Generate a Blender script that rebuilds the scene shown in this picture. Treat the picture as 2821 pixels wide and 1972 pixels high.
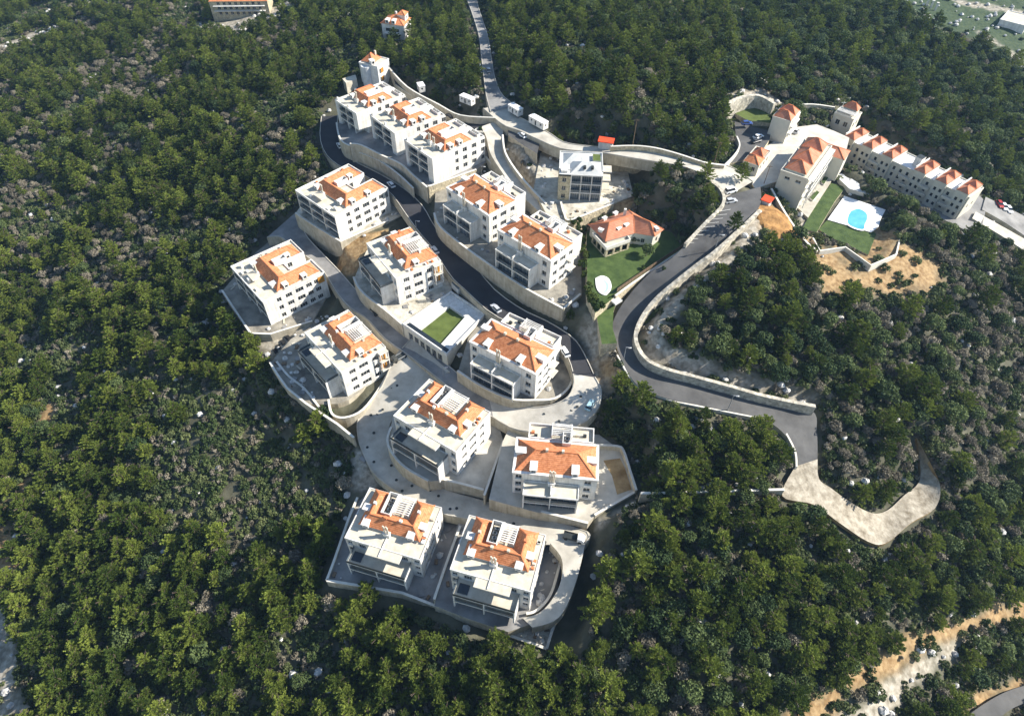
import bpy, bmesh, math, random
import numpy as np
from mathutils import Matrix, Vector, geometry
sc = bpy.context.scene
for o in list(bpy.data.objects): bpy.data.objects.remove(o)
R = math.radians
# ------------------------------------------------------------------ camera
W0, H0, FPX, CH = 2821., 1972., 1794., 157.
PT, RL = R(48.17), R(1.25)
cf = np.array([0, math.cos(PT), -math.sin(PT)]); cr = np.array([1., 0, 0]); cu = np.cross(cr, cf)
cr, cu = cr*math.cos(RL)+cu*math.sin(RL), cu*math.cos(RL)-cr*math.sin(RL)
CAM = np.array([0, 0, CH])
cd = bpy.data.cameras.new('camera'); cam = bpy.data.objects.new('camera', cd); sc.collection.objects.link(cam)
cd.sensor_fit = 'HORIZONTAL'; cd.sensor_width = 36; cd.lens = 36*FPX/W0; cd.clip_start = 1; cd.clip_end = 3000
cam.matrix_world = Matrix(((cr[0], cu[0], -cf[0], 0), (cr[1], cu[1], -cf[1], 0), (cr[2], cu[2], -cf[2], CH), (0, 0, 0, 1)))
sc.camera = cam
# ------------------------------------------------------------------ light
SUN_AZ, SUN_EL = R(7), R(36)          # azimuth from +x towards +y
w = bpy.data.worlds.new('World'); sc.world = w; w.use_nodes = True
nt = w.node_tree; bg = nt.nodes['Background']; sky = nt.nodes.new('ShaderNodeTexSky')
sky.sky_type = 'NISHITA'; sky.sun_disc = False; sky.sun_elevation = SUN_EL; sky.sun_rotation = R(90)-SUN_AZ
sky.altitude = 600; sky.air_density = 1.25; sky.dust_density = .15
nt.links.new(sky.outputs[0], bg.inputs[0]); bg.inputs[1].default_value = 0.088
sd = bpy.data.lights.new('sun', 'SUN'); sd.energy = 4.9; sd.angle = R(.5); sd.color = (1, .94, .84)
so = bpy.data.objects.new('sun', sd); sc.collection.objects.link(so); so.location = (100, 0, 200)
sv = Vector((math.cos(SUN_AZ)*math.cos(SUN_EL), math.sin(SUN_AZ)*math.cos(SUN_EL), math.sin(SUN_EL)))
so.rotation_euler = sv.to_track_quat('Z', 'Y').to_euler()
vs = sc.view_settings; vs.view_transform = 'Standard'; vs.look = 'None'; vs.exposure = 1.16; vs.gamma = 1
# ------------------------------------------------------------------ pixel -> place
def ray(px, py): return cf+cr*(px-W0/2)/FPX-cu*(py-H0/2)/FPX
def U(px, py, z): d = ray(px, py); return CAM+d*((z-CH)/d[2])
def pj(p):
    q = np.asarray(p)-CAM; Z = q@cf
    return np.stack([W0/2+FPX*(q@cr)/Z, H0/2-FPX*(q@cu)/Z, Z], -1)
def plane(x, y): return 18.54+.2346*x+.197*(y-180)
def onplane(px, py):
    d = ray(px, py); return CAM+d*((CH-plane(0, 0))/(-(d[2]-.2346*d[0]-.197*d[1])))
# apartment blocks: kind, centre x, y, ground z, yaw, width, depth, height
APT = {1: ('R', -60.5, 256.6, 18.5, -46, 15.4, 23.7, 9.5), 2: ('R', -43.1, 240.3, 20.0, -49.5, 17.8, 23.1, 9.3), 3: ('R', -26.9, 222., 20.7, -47.3, 17.1, 24.3, 9.5),
 4: ('S', -64., 205.2, 8.6, -41.5, 23.4, 24.4, 9.8), 5: ('S', -81.9, 171.9, -2.6, -47.7, 23.6, 23.1, 10.4), 6: ('T', -36.7, 168.8, 8.4, -55, 21.2, 16.3, 11.1),
 7: ('Q', -11.5, 188.7, 18., -46, 21.9, 12.9, 11.), 8: ('Q', 6.8, 165.6, 17.9, -42, 22.4, 11.8, 11.5), 9: ('T', -51.8, 137.6, -1.4, -47.7, 21.5, 15.7, 11.2),
 10: ('Q', .2, 127.7, 8.5, -32.2, 22.6, 11.2, 10.9), 11: ('T', -19., 108.2, .7, -32.5, 21.4, 15.9, 11.4), 12: ('Q', 12.1, 93.6, 3.7, -5, 21.7, 10.8, 9.8),
 13: ('T', -29.7, 80.5, -8.4, -15.5, 20.6, 15.2, 10.3), 14: ('T', -2.2, 71.2, -4.2, -14.6, 20.1, 15., 10.)}
ANCH = [(2200,590,222),(2330,460,240),(2690,650,226),(2165,400,243),(2330,370,250),(2370,620,217),(2010,560,211),(1990,1120,182),(2200,1230,178),
 (2420,1480,172),(2600,1300,184),(2821,1972,172),(2200,1972,148),(2821,1300,198),(2821,0,345),(2821,350,284),(2821,700,228),(2400,0,350),(1900,0,345),
 (1410,0,340),(1090,95,322),(640,60,380),(0,0,470)]
PLN = [(1390,320),(1580,570),(1720,700),(1700,900),(1850,1080),(1800,1500),(1410,1972),(700,1972),(0,1972),(0,1400),(0,900),(300,1200),(600,1500),(400,700),
 (0,450),(600,350),(2000,800),(1000,1900),(1600,250),(860,330)]
AP = np.array([np.array(v[1:4]) for v in APT.values()]+[CAM+ray(a, b)*Z for a, b, Z in ANCH]+[onplane(*p) for p in PLN])
def phi(d2): return np.where(d2 > 0, d2*np.log(np.maximum(d2, 1e-9)), 0)*.5
_n = len(AP); _K = phi(((AP[:, None, :2]-AP[None, :, :2])**2).sum(-1))+200*np.eye(_n); _P = np.c_[np.ones(_n), AP[:, :2]]
_s = np.linalg.solve(np.block([[_K, _P], [_P.T, np.zeros((3, 3))]]), np.r_[AP[:, 2], 0, 0, 0])
def T0(x, y):
    x = np.asarray(x, float); y = np.asarray(y, float); out = _s[_n]+_s[_n+1]*x+_s[_n+2]*y
    for i in range(_n): out = out+_s[i]*phi((x-AP[i, 0])**2+(y-AP[i, 1])**2)
    return out
_t = np.linspace(80, 900, 900)
def G(px, py):                                   # where a pixel's ray meets the hillside
    d = ray(px, py); q = CAM+d*_t[:, None]; g = q[:, 2]-T0(q[:, 0], q[:, 1]); i = int(np.argmax(g < 0))
    t = _t[i-1]+(_t[i]-_t[i-1])*g[i-1]/(g[i-1]-g[i]); return CAM+d*t
# ------------------------------------------------------------------ materials
def mat(name, col, rough=.85, var=.18, scale=.6, col2=None, bump=0., bscale=6., spec=.25, metal=0., kind=None, detail=4):
    m = bpy.data.materials.new(name); m.use_nodes = True; t = m.node_tree; n = t.nodes; L = t.links
    b = n['Principled BSDF']; b.inputs['Roughness'].default_value = rough; b.inputs['Specular IOR Level'].default_value = spec; b.inputs['Metallic'].default_value = metal
    g = n.new('ShaderNodeNewGeometry'); ns = n.new('ShaderNodeTexNoise'); ns.inputs['Scale'].default_value = scale; ns.inputs['Detail'].default_value = detail
    ns.inputs['Roughness'].default_value = .62
    L.new(g.outputs['Position'], ns.inputs['Vector'])
    rp = n.new('ShaderNodeValToRGB'); rp.color_ramp.elements[0].position = .3; rp.color_ramp.elements[1].position = .7
    c = np.array(col); lo = c*(1-var); hi = np.array(col2) if col2 else np.minimum(c*(1+var), .9)
    rp.color_ramp.elements[0].color = (*lo, 1); rp.color_ramp.elements[1].color = (*hi, 1)
    L.new(ns.outputs['Fac'], rp.inputs[0]); out = rp.outputs[0]
    if kind == 'tile':
        uv = n.new('ShaderNodeUVMap'); sp = n.new('ShaderNodeSeparateXYZ'); L.new(uv.outputs[0], sp.inputs[0])
        def saw(sock, per):
            a = n.new('ShaderNodeMath'); a.operation = 'DIVIDE'; L.new(sock, a.inputs[0]); a.inputs[1].default_value = per
            f = n.new('ShaderNodeMath'); f.operation = 'FRACT'; L.new(a.outputs[0], f.inputs[0]); return f.outputs[0]
        v = saw(sp.outputs[1], .5); uu = saw(sp.outputs[0], .3)
        s1 = n.new('ShaderNodeMath'); s1.operation = 'MULTIPLY'; L.new(uu, s1.inputs[0]); s1.inputs[1].default_value = math.pi
        s2 = n.new('ShaderNodeMath'); s2.operation = 'SINE'; L.new(s1.outputs[0], s2.inputs[0])
        ad = n.new('ShaderNodeMath'); ad.operation = 'ADD'; L.new(v, ad.inputs[0]); L.new(s2.outputs[0], ad.inputs[1])
        bp = n.new('ShaderNodeBump'); bp.inputs['Strength'].default_value = .12; bp.inputs['Distance'].default_value = .05
        L.new(ad.outputs[0], bp.inputs['Height']); L.new(bp.outputs[0], b.inputs['Normal'])
        lr = n.new('ShaderNodeValToRGB'); lr.color_ramp.elements[0].position = .0; lr.color_ramp.elements[0].color = (.4, .37, .35, 1)
        lr.color_ramp.elements[1].position = .3; lr.color_ramp.elements[1].color = (1, 1, 1, 1); L.new(v, lr.inputs[0])
        mx = n.new('ShaderNodeMix'); mx.data_type = 'RGBA'; mx.blend_type = 'MULTIPLY'; mx.inputs[0].default_value = 1.
        L.new(out, mx.inputs[6]); L.new(lr.outputs[0], mx.inputs[7]); out = mx.outputs[2]
    if kind == 'streak':
        mp = n.new('ShaderNodeMapping'); mp.inputs['Scale'].default_value = (1.6, 1.6, .16); L.new(g.outputs['Position'], mp.inputs[0]); n3 = n.new('ShaderNodeTexNoise'); n3.inputs['Scale'].default_value = 1.; n3.inputs['Detail'].default_value = 5; L.new(mp.outputs[0], n3.inputs['Vector'])
        r3 = n.new('ShaderNodeValToRGB'); r3.color_ramp.elements[0].position = .3; r3.color_ramp.elements[1].position = .55; r3.color_ramp.elements[0].color = (.74, .72, .68, 1); r3.color_ramp.elements[1].color = (1, 1, 1, 1); L.new(n3.outputs['Fac'], r3.inputs[0])
        mx = n.new('ShaderNodeMix'); mx.data_type = 'RGBA'; mx.blend_type = 'MULTIPLY'; mx.inputs[0].default_value = .8; L.new(out, mx.inputs[6]); L.new(r3.outputs[0], mx.inputs[7]); out = mx.outputs[2]
        sz_ = n.new('ShaderNodeSeparateXYZ'); L.new(g.outputs['Position'], sz_.inputs[0]); fz = n.new('ShaderNodeMath'); fz.operation = 'FRACT'; dv = n.new('ShaderNodeMath'); dv.operation = 'DIVIDE'; dv.inputs[1].default_value = 1.1; L.new(sz_.outputs[2], dv.inputs[0]); L.new(dv.outputs[0], fz.inputs[0])
        lt = n.new('ShaderNodeMath'); lt.operation = 'LESS_THAN'; lt.inputs[1].default_value = .07; L.new(fz.outputs[0], lt.inputs[0]); sn = n.new('ShaderNodeSeparateXYZ'); L.new(g.outputs['Normal'], sn.inputs[0]); ab = n.new('ShaderNodeMath'); ab.operation = 'ABSOLUTE'; L.new(sn.outputs[2], ab.inputs[0]); l2 = n.new('ShaderNodeMath'); l2.operation = 'LESS_THAN'; l2.inputs[1].default_value = .3; L.new(ab.outputs[0], l2.inputs[0])
        ml = n.new('ShaderNodeMath'); ml.operation = 'MULTIPLY'; L.new(lt.outputs[0], ml.inputs[0]); L.new(l2.outputs[0], ml.inputs[1]); m3 = n.new('ShaderNodeMath'); m3.operation = 'MULTIPLY'; m3.inputs[1].default_value = .3; L.new(ml.outputs[0], m3.inputs[0])
        mx = n.new('ShaderNodeMix'); mx.data_type = 'RGBA'; L.new(m3.outputs[0], mx.inputs[0]); L.new(out, mx.inputs[6]); mx.inputs[7].default_value = (.3, .29, .27, 1); out = mx.outputs[2]
    if kind == 'stone':
        vo = n.new('ShaderNodeTexVoronoi'); vo.inputs['Scale'].default_value = bscale; L.new(g.outputs['Position'], vo.inputs['Vector'])
        hs = n.new('ShaderNodeValToRGB'); hs.color_ramp.elements[0].color = (.6, .6, .6, 1); hs.color_ramp.elements[1].color = (1.15, 1.12, 1.05, 1)
        L.new(vo.outputs['Color'], hs.inputs[0])
        mx = n.new('ShaderNodeMix'); mx.data_type = 'RGBA'; mx.blend_type = 'MULTIPLY'; mx.inputs[0].default_value = 1
        L.new(out, mx.inputs[6]); L.new(hs.outputs[0], mx.inputs[7]); out = mx.outputs[2]
        bp = n.new('ShaderNodeBump'); bp.inputs['Strength'].default_value = .8; bp.inputs['Distance'].default_value = .15
        L.new(vo.outputs['Distance'], bp.inputs['Height']); L.new(bp.outputs[0], b.inputs['Normal'])
    elif bump:
        n2 = n.new('ShaderNodeTexNoise'); n2.inputs['Scale'].default_value = bscale; n2.inputs['Detail'].default_value = 6
        L.new(g.outputs['Position'], n2.inputs['Vector'])
        bp = n.new('ShaderNodeBump'); bp.inputs['Strength'].default_value = bump; bp.inputs['Distance'].default_value = .2
        L.new(n2.outputs['Fac'], bp.inputs['Height']); L.new(bp.outputs[0], b.inputs['Normal'])
    L.new(out, b.inputs['Base Color'])
    return m
M = {}
M['white'] = mat('white_render', (.62, .605, .57), var=.13, scale=.35, col2=(.76, .745, .71), kind='streak')
M['deck'] = mat('terrace_screed', (.49, .44, .345), var=.16, scale=.5, col2=(.60, .55, .45), detail=6)
M['greywall'] = mat('grey_cladding', (.52, .53, .53), var=.15, scale=.8)
M['tile'] = mat('terracotta_tile', (.50, .165, .06), rough=.75, var=.22, scale=1.3, col2=(.68, .28, .13), kind='tile')
M['tile2'] = mat('faded_tile', (.50, .185, .10), rough=.8, var=.2, scale=.5, col2=(.60, .25, .15), kind='tile')
M['ridge'] = mat('ridge_tile', (.55, .19, .08), var=.15)
M['glass'] = mat('dark_glass', (.018, .024, .03), rough=.12, var=.3, spec=.6)
M['glassb'] = mat('balcony_glass', (.085, .105, .12), rough=.2, var=.5, scale=.25, spec=.6)
M['metal'] = mat('grey_metal', (.35, .36, .37), rough=.45, var=.1, metal=.4)
M['dark'] = mat('dark_railing', (.03, .035, .035), rough=.5)
M['wall'] = mat('beige_wall', (.40, .355, .265), var=.2, scale=.4, col2=(.52, .47, .37), kind='streak')
M['stone'] = mat('stone_masonry', (.50, .44, .32), var=.2, scale=.4, kind='stone', bscale=1.6)
M['coping'] = mat('coping', (.62, .59, .52), var=.12)
M['asphalt'] = mat('new_asphalt', (.034, .034, .038), var=.25, scale=.15, bump=.1, bscale=20)
M['asphalt2'] = mat('worn_asphalt', (.078, .077, .076), var=.35, scale=.12, bump=.1, bscale=20, col2=(.125, .122, .118), detail=8)
M['conc'] = mat('concrete_paving', (.42, .385, .32), var=.25, scale=.18, col2=(.56, .525, .45), detail=8, bump=.1, bscale=5)
M['conc2'] = mat('dark_concrete', (.20, .195, .19), var=.3, scale=.15, col2=(.31, .30, .285), bump=.1)
M['paving'] = mat('plaza_paving', (.46, .425, .36), var=.18, scale=.25, col2=(.58, .545, .475), detail=8, bump=.15, bscale=3)
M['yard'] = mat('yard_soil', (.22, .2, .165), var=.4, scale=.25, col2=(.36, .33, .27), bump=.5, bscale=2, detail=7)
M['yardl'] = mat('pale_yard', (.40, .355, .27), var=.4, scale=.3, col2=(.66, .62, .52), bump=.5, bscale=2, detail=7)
M['rubble'] = mat('rubble', (.46, .42, .34), var=.4, scale=.9, col2=(.64, .6, .52), kind='stone', bscale=.9)
M['lawn'] = mat('lawn', (.04, .078, .016), var=.35, scale=.35, col2=(.078, .118, .03), detail=8, bump=.4, bscale=30)
M['turf'] = mat('olive_turf', (.075, .105, .02), var=.25, scale=.25, col2=(.11, .145, .035), bump=.3, bscale=30)
M['grass'] = mat('dry_grass', (.17, .17, .05), var=.35, scale=.4, col2=(.3, .27, .1), bump=.5, bscale=4)
M['earth'] = mat('ochre_earth', (.30, .18, .07), var=.4, scale=.3, col2=(.46, .33, .17), bump=.7, bscale=1.5, detail=8)
M['track'] = mat('stony_track', (.25, .205, .14), var=.4, scale=.45, col2=(.47, .42, .335), bump=.7, bscale=1.6, detail=8)
M['curtain'] = mat('orange_blind', (.42, .19, .025), var=.25, scale=3)
M['wood'] = mat('wood_fence', (.17, .12, .075), var=.4, scale=2)
M['bark'] = mat('bark', (.10, .075, .055), var=.3, scale=2, bump=.4)
M['water'] = mat('pool_water', (.035, .30, .42), rough=.06, var=.1, scale=.12, col2=(.16, .50, .56), spec=.6, bump=.15, bscale=2.5)
M['poolblue'] = mat('pool_lining', (.35, .52, .70), rough=.4, var=.1)
M['poolwhite'] = mat('pool_coping', (.76, .75, .73), var=.08)
M['rock'] = mat('limestone', (.46, .44, .41), var=.3, scale=.8, col2=(.66, .64, .60), bump=.8, bscale=2, detail=7)
M['red'] = mat('red_canopy', (.7, .07, .02), rough=.6, var=.1)
M['rubber'] = mat('rubber', (.02, .02, .02))
M['concgrey'] = mat('raw_concrete', (.50, .50, .48), var=.18, scale=.3, col2=(.62, .62, .6))
M['buff'] = mat('buff_stone', (.46, .41, .29), var=.2, scale=.5, kind='stone', bscale=2.2)
M['cream'] = mat('cream_render', (.56, .53, .45), var=.1, scale=.3)
M['paintline'] = mat('road_paint', (.6, .6, .57), var=.2, scale=2)
def paint(name, c): return mat(name, c, rough=.3, var=.05, spec=.5)
# ------------------------------------------------------------------ mesh helpers
col = sc.collection
def tag(o, label, cat, group=None, kind=None):
    o['label'] = label; o['category'] = cat
    if group: o['group'] = group
    if kind: o['kind'] = kind
    return o
def empty(name, loc, rz=0.):
    o = bpy.data.objects.new(name, None); col.objects.link(o); o.location = loc; o.rotation_euler = (0, 0, rz); o.empty_display_size = .5; return o
class MB:
    def __init__(s): s.v = []; s.f = []; s.m = []; s.uv = []
    def poly(s, pts, m=0, uv=None):
        i = len(s.v); s.v += [tuple(map(float, p)) for p in pts]; s.f.append(tuple(range(i, i+len(pts)))); s.m.append(m)
        s.uv += uv if uv else [(0, 0)]*len(pts); return s
    def box(s, x0, x1, y0, y1, z0, z1, m=0, mt=None):
        a = [(x0, y0, z0), (x1, y0, z0), (x1, y1, z0), (x0, y1, z0), (x0, y0, z1), (x1, y0, z1), (x1, y1, z1), (x0, y1, z1)]
        for k, q in enumerate(((3, 2, 1, 0), (4, 5, 6, 7), (0, 1, 5, 4), (1, 2, 6, 5), (2, 3, 7, 6), (3, 0, 4, 7))):
            s.poly([a[j] for j in q], mt if (mt is not None and k == 1) else m)
        return s
    def prism(s, pts, z0, z1, mt=0, ms=0, cap=True):
        n = len(pts)
        if cap: s.poly([(p[0], p[1], z1) for p in pts], mt)
        for i in range(n):
            a, b = pts[i], pts[(i+1) % n]; s.poly([(a[0], a[1], z0), (b[0], b[1], z0), (b[0], b[1], z1), (a[0], a[1], z1)], ms)
        return s
    def cyl(s, x, y, z0, z1, r0, r1=None, n=8, m=0, cap=True):
        r1 = r0 if r1 is None else r1
        A = [(x+r0*math.cos(6.2832*i/n), y+r0*math.sin(6.2832*i/n), z0) for i in range(n)]; B = [(x+r1*math.cos(6.2832*i/n), y+r1*math.sin(6.2832*i/n), z1) for i in range(n)]
        for i in range(n): s.poly([A[i], A[(i+1) % n], B[(i+1) % n], B[i]], m)
        if cap: s.poly(B, m)
        return s
    def slope(s, pts, m=0):                      # roof plane: first edge is the eave; uv in metres
        p = [Vector(q) for q in pts]; e = (p[1]-p[0]).normalized(); nn = e.cross(p[-1]-p[0]).normalized(); up = nn.cross(e)
        return s.poly(pts, m, [((q-p[0]).dot(e), (q-p[0]).dot(up)) for q in p])
    def wallgrid(s, P, Q, z0, z1, holes=(), rev=.28, m=0, mr=None):
        P = Vector((P[0], P[1])); Q = Vector((Q[0], Q[1])); L = (Q-P).length; e = (Q-P)/L; n = Vector((e.y, -e.x))
        ss = sorted({0., L}|{h[0] for h in holes}|{h[1] for h in holes}); zs = sorted({z0, z1}|{h[2] for h in holes}|{h[3] for h in holes})
        pt = lambda a, z, d=0.: (P.x+e.x*a-n.x*d, P.y+e.y*a-n.y*d, z)
        for i in range(len(ss)-1):
            for j in range(len(zs)-1):
                a, b, c, d = ss[i], ss[i+1], zs[j], zs[j+1]
                if any(h[0] <= a+1e-6 and h[1] >= b-1e-6 and h[2] <= c+1e-6 and h[3] >= d-1e-6 for h in holes): continue
                s.poly([pt(a, c), pt(b, c), pt(b, d), pt(a, d)], m)
        for a, b, c, d in [h[:4] for h in holes]:
            for q in (((a, c), (b, c)), ((b, c), (b, d)), ((b, d), (a, d)), ((a, d), (a, c))):
                s.poly([pt(*q[0]), pt(*q[1]), pt(*q[1], rev), pt(*q[0], rev)], m if mr is None else mr)
        return s
    def mesh(s, name, mats, origin=(0, 0, 0)):
        me = bpy.data.meshes.new(name); ox, oy, oz = origin
        me.from_pydata([(a-ox, b-oy, c-oz) for a, b, c in s.v], [], s.f)
        for k in mats: me.materials.append(k if not isinstance(k, str) else M[k])
        if len(mats) > 1: me.polygons.foreach_set('material_index', s.m)
        if any(u != (0, 0) for u in s.uv):
            ul = me.uv_layers.new(name='UVMap'); ul.data.foreach_set('uv', [c for u in s.uv for c in u])
        me.update(); return me
    def obj(s, name, mats, parent=None, origin=(0, 0, 0), rz=0.):
        if isinstance(mats, str): mats = [mats]
        o = bpy.data.objects.new(name, s.mesh(name, mats, origin)); col.objects.link(o); o.location = origin
        if parent is not None: o.parent = parent
        o.rotation_euler = (0, 0, rz); return o
def inst(me, name, parent, loc, rz=0., sc_=None):
    o = bpy.data.objects.new(name, me); col.objects.link(o); o.parent = parent; o.location = loc; o.rotation_euler = (0, 0, rz)
    if sc_: o.scale = sc_
    return o
def spline(P, n=5):                              # Catmull-Rom through control rows
    P = [np.array(p, float) for p in P]; out = []
    for i in range(len(P)-1):
        a = P[max(i-1, 0)]; b = P[i]; c = P[i+1]; d = P[min(i+2, len(P)-1)]
        for k in range(n):
            t = k/n; out.append(.5*((2*b)+(-a+c)*t+(2*a-5*b+4*c-d)*t*t+(-a+3*b-3*c+d)*t**3))
    out.append(P[-1]); return out
# ------------------------------------------------------------------ terraces, roads, hillside
PLOTS = [  # name, z, pixel outline (at that height), top material, side material
 ('plot_terrace', 18.5, [(930,345),(933,376),(945,398),(964,405),(1000,388),(1090,345),(1130,300),(1110,258),(1045,240),(950,300)], 'conc2', 'wall'),
 ('plot_terrace', 20.2, [(964,402),(995,404),(1104,457),(1170,512),(1197,511),(1310,471),(1345,440),(1338,395),(1280,347),(1180,292),(1110,258),(1130,300),(1090,345),(1000,388)], 'conc2', 'wall'),
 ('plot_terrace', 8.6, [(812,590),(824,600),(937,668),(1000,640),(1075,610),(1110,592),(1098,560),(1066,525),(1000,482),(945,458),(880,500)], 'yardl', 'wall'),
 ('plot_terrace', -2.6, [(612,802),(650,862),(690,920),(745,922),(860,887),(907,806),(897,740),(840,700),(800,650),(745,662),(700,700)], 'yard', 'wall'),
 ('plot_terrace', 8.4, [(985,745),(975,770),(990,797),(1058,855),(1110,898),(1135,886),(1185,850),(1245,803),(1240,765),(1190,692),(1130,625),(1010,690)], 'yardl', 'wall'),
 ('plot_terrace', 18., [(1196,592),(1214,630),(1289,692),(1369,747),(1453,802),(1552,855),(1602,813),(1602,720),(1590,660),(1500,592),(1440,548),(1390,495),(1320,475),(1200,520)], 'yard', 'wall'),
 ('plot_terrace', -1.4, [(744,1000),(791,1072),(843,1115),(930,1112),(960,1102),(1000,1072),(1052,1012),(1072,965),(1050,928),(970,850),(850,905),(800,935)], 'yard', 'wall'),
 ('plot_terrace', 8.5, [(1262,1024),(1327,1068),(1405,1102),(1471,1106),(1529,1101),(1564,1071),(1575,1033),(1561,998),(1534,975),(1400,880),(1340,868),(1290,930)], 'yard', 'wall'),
 ('plot_terrace', .7, [(1079,1165),(1069,1212),(1082,1248),(1117,1288),(1182,1326),(1223,1322),(1333,1352),(1387,1216),(1368,1150),(1345,1112),(1200,1048),(1085,1140)], 'conc', 'wall'),
 ('plot_terrace', 3.7, [(1385,1216),(1400,1184),(1650,1197),(1702,1234),(1718,1246),(1753,1353),(1640,1420),(1618,1442),(1490,1414),(1347,1375)], 'conc', 'wall'),
 ('plot_terrace', -8.4, [(900,1600),(1107,1633),(1197,1668),(1217,1560),(1265,1435),(1205,1402),(1030,1344),(965,1400),(925,1540)], 'conc2', 'wall'),
 ('plot_terrace', -5.4, [(1197,1668),(1291,1704),(1400,1740),(1470,1715),(1530,1640),(1560,1520),(1500,1472),(1307,1432),(1265,1435),(1217,1560)], 'conc2', 'wall'),
 ('plot_terrace', -8.9, [(1285,1702),(1395,1744),(1506,1788),(1540,1700),(1560,1640),(1500,1660),(1400,1700)], 'rubble', 'wall'),
 ('plot_terrace', 24.8, [(1470,520),(1510,600),(1560,620),(1690,560),(1745,540),(1720,430),(1560,400),(1490,420)], 'yardl', 'stone'),
 ('garden', 22.3, [(1616,640),(1618,820),(1640,862),(1693,818),(1790,752),(1884,689),(1850,640),(1700,600)], 'lawn', 'stone'),
 ('garden', 19.6, [(1640,850),(1658,948),(1700,945),(1688,905),(1690,860),(1700,820)], 'lawn', 'stone'),
 ('courtyard', 30.4, [(2100,410),(2150,380),(2195,350),(2250,343),(2300,362),(2340,380),(2330,420),(2260,420),(2200,470),(2140,500),(2080,520),(2060,490),(2070,470),(2110,440)], 'paving', 'stone'),
 ('parking_lot', 32.2, [(2024,335),(2076,350),(2124,362),(2120,385),(2102,412),(2050,440),(1996,455),(2030,420)], 'asphalt2', 'stone'),
 ('garden', 33.6, [(2012,306),(2060,296),(2080,288),(2122,310),(2125,340),(2060,332)], 'turf', 'stone'),
 ('plot_terrace', 24.4, [(2190,500),(2160,545),(2200,575),(2226,600),(2290,500),(2300,440)], 'conc', 'stone'),
 ('garden', 24.0, [(2210,630),(2250,640),(2300,555),(2330,515),(2290,505),(2240,575)], 'lawn', 'stone'),
 ('pool_terrace', 23.6, [(2280,605),(2326,540),(2440,578),(2428,600),(2420,625),(2400,640)], 'poolwhite', 'stone'),
 ('garden', 23.3, [(2255,632),(2282,603),(2408,640),(2414,645),(2392,702),(2330,672),(2290,655)], 'lawn', 'stone'),
 ('plot_terrace', 19.5, [(2300,440),(2360,490),(2672,640),(2700,650),(2720,560),(2640,480),(2330,380)], 'conc2', 'stone'),
]
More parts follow.
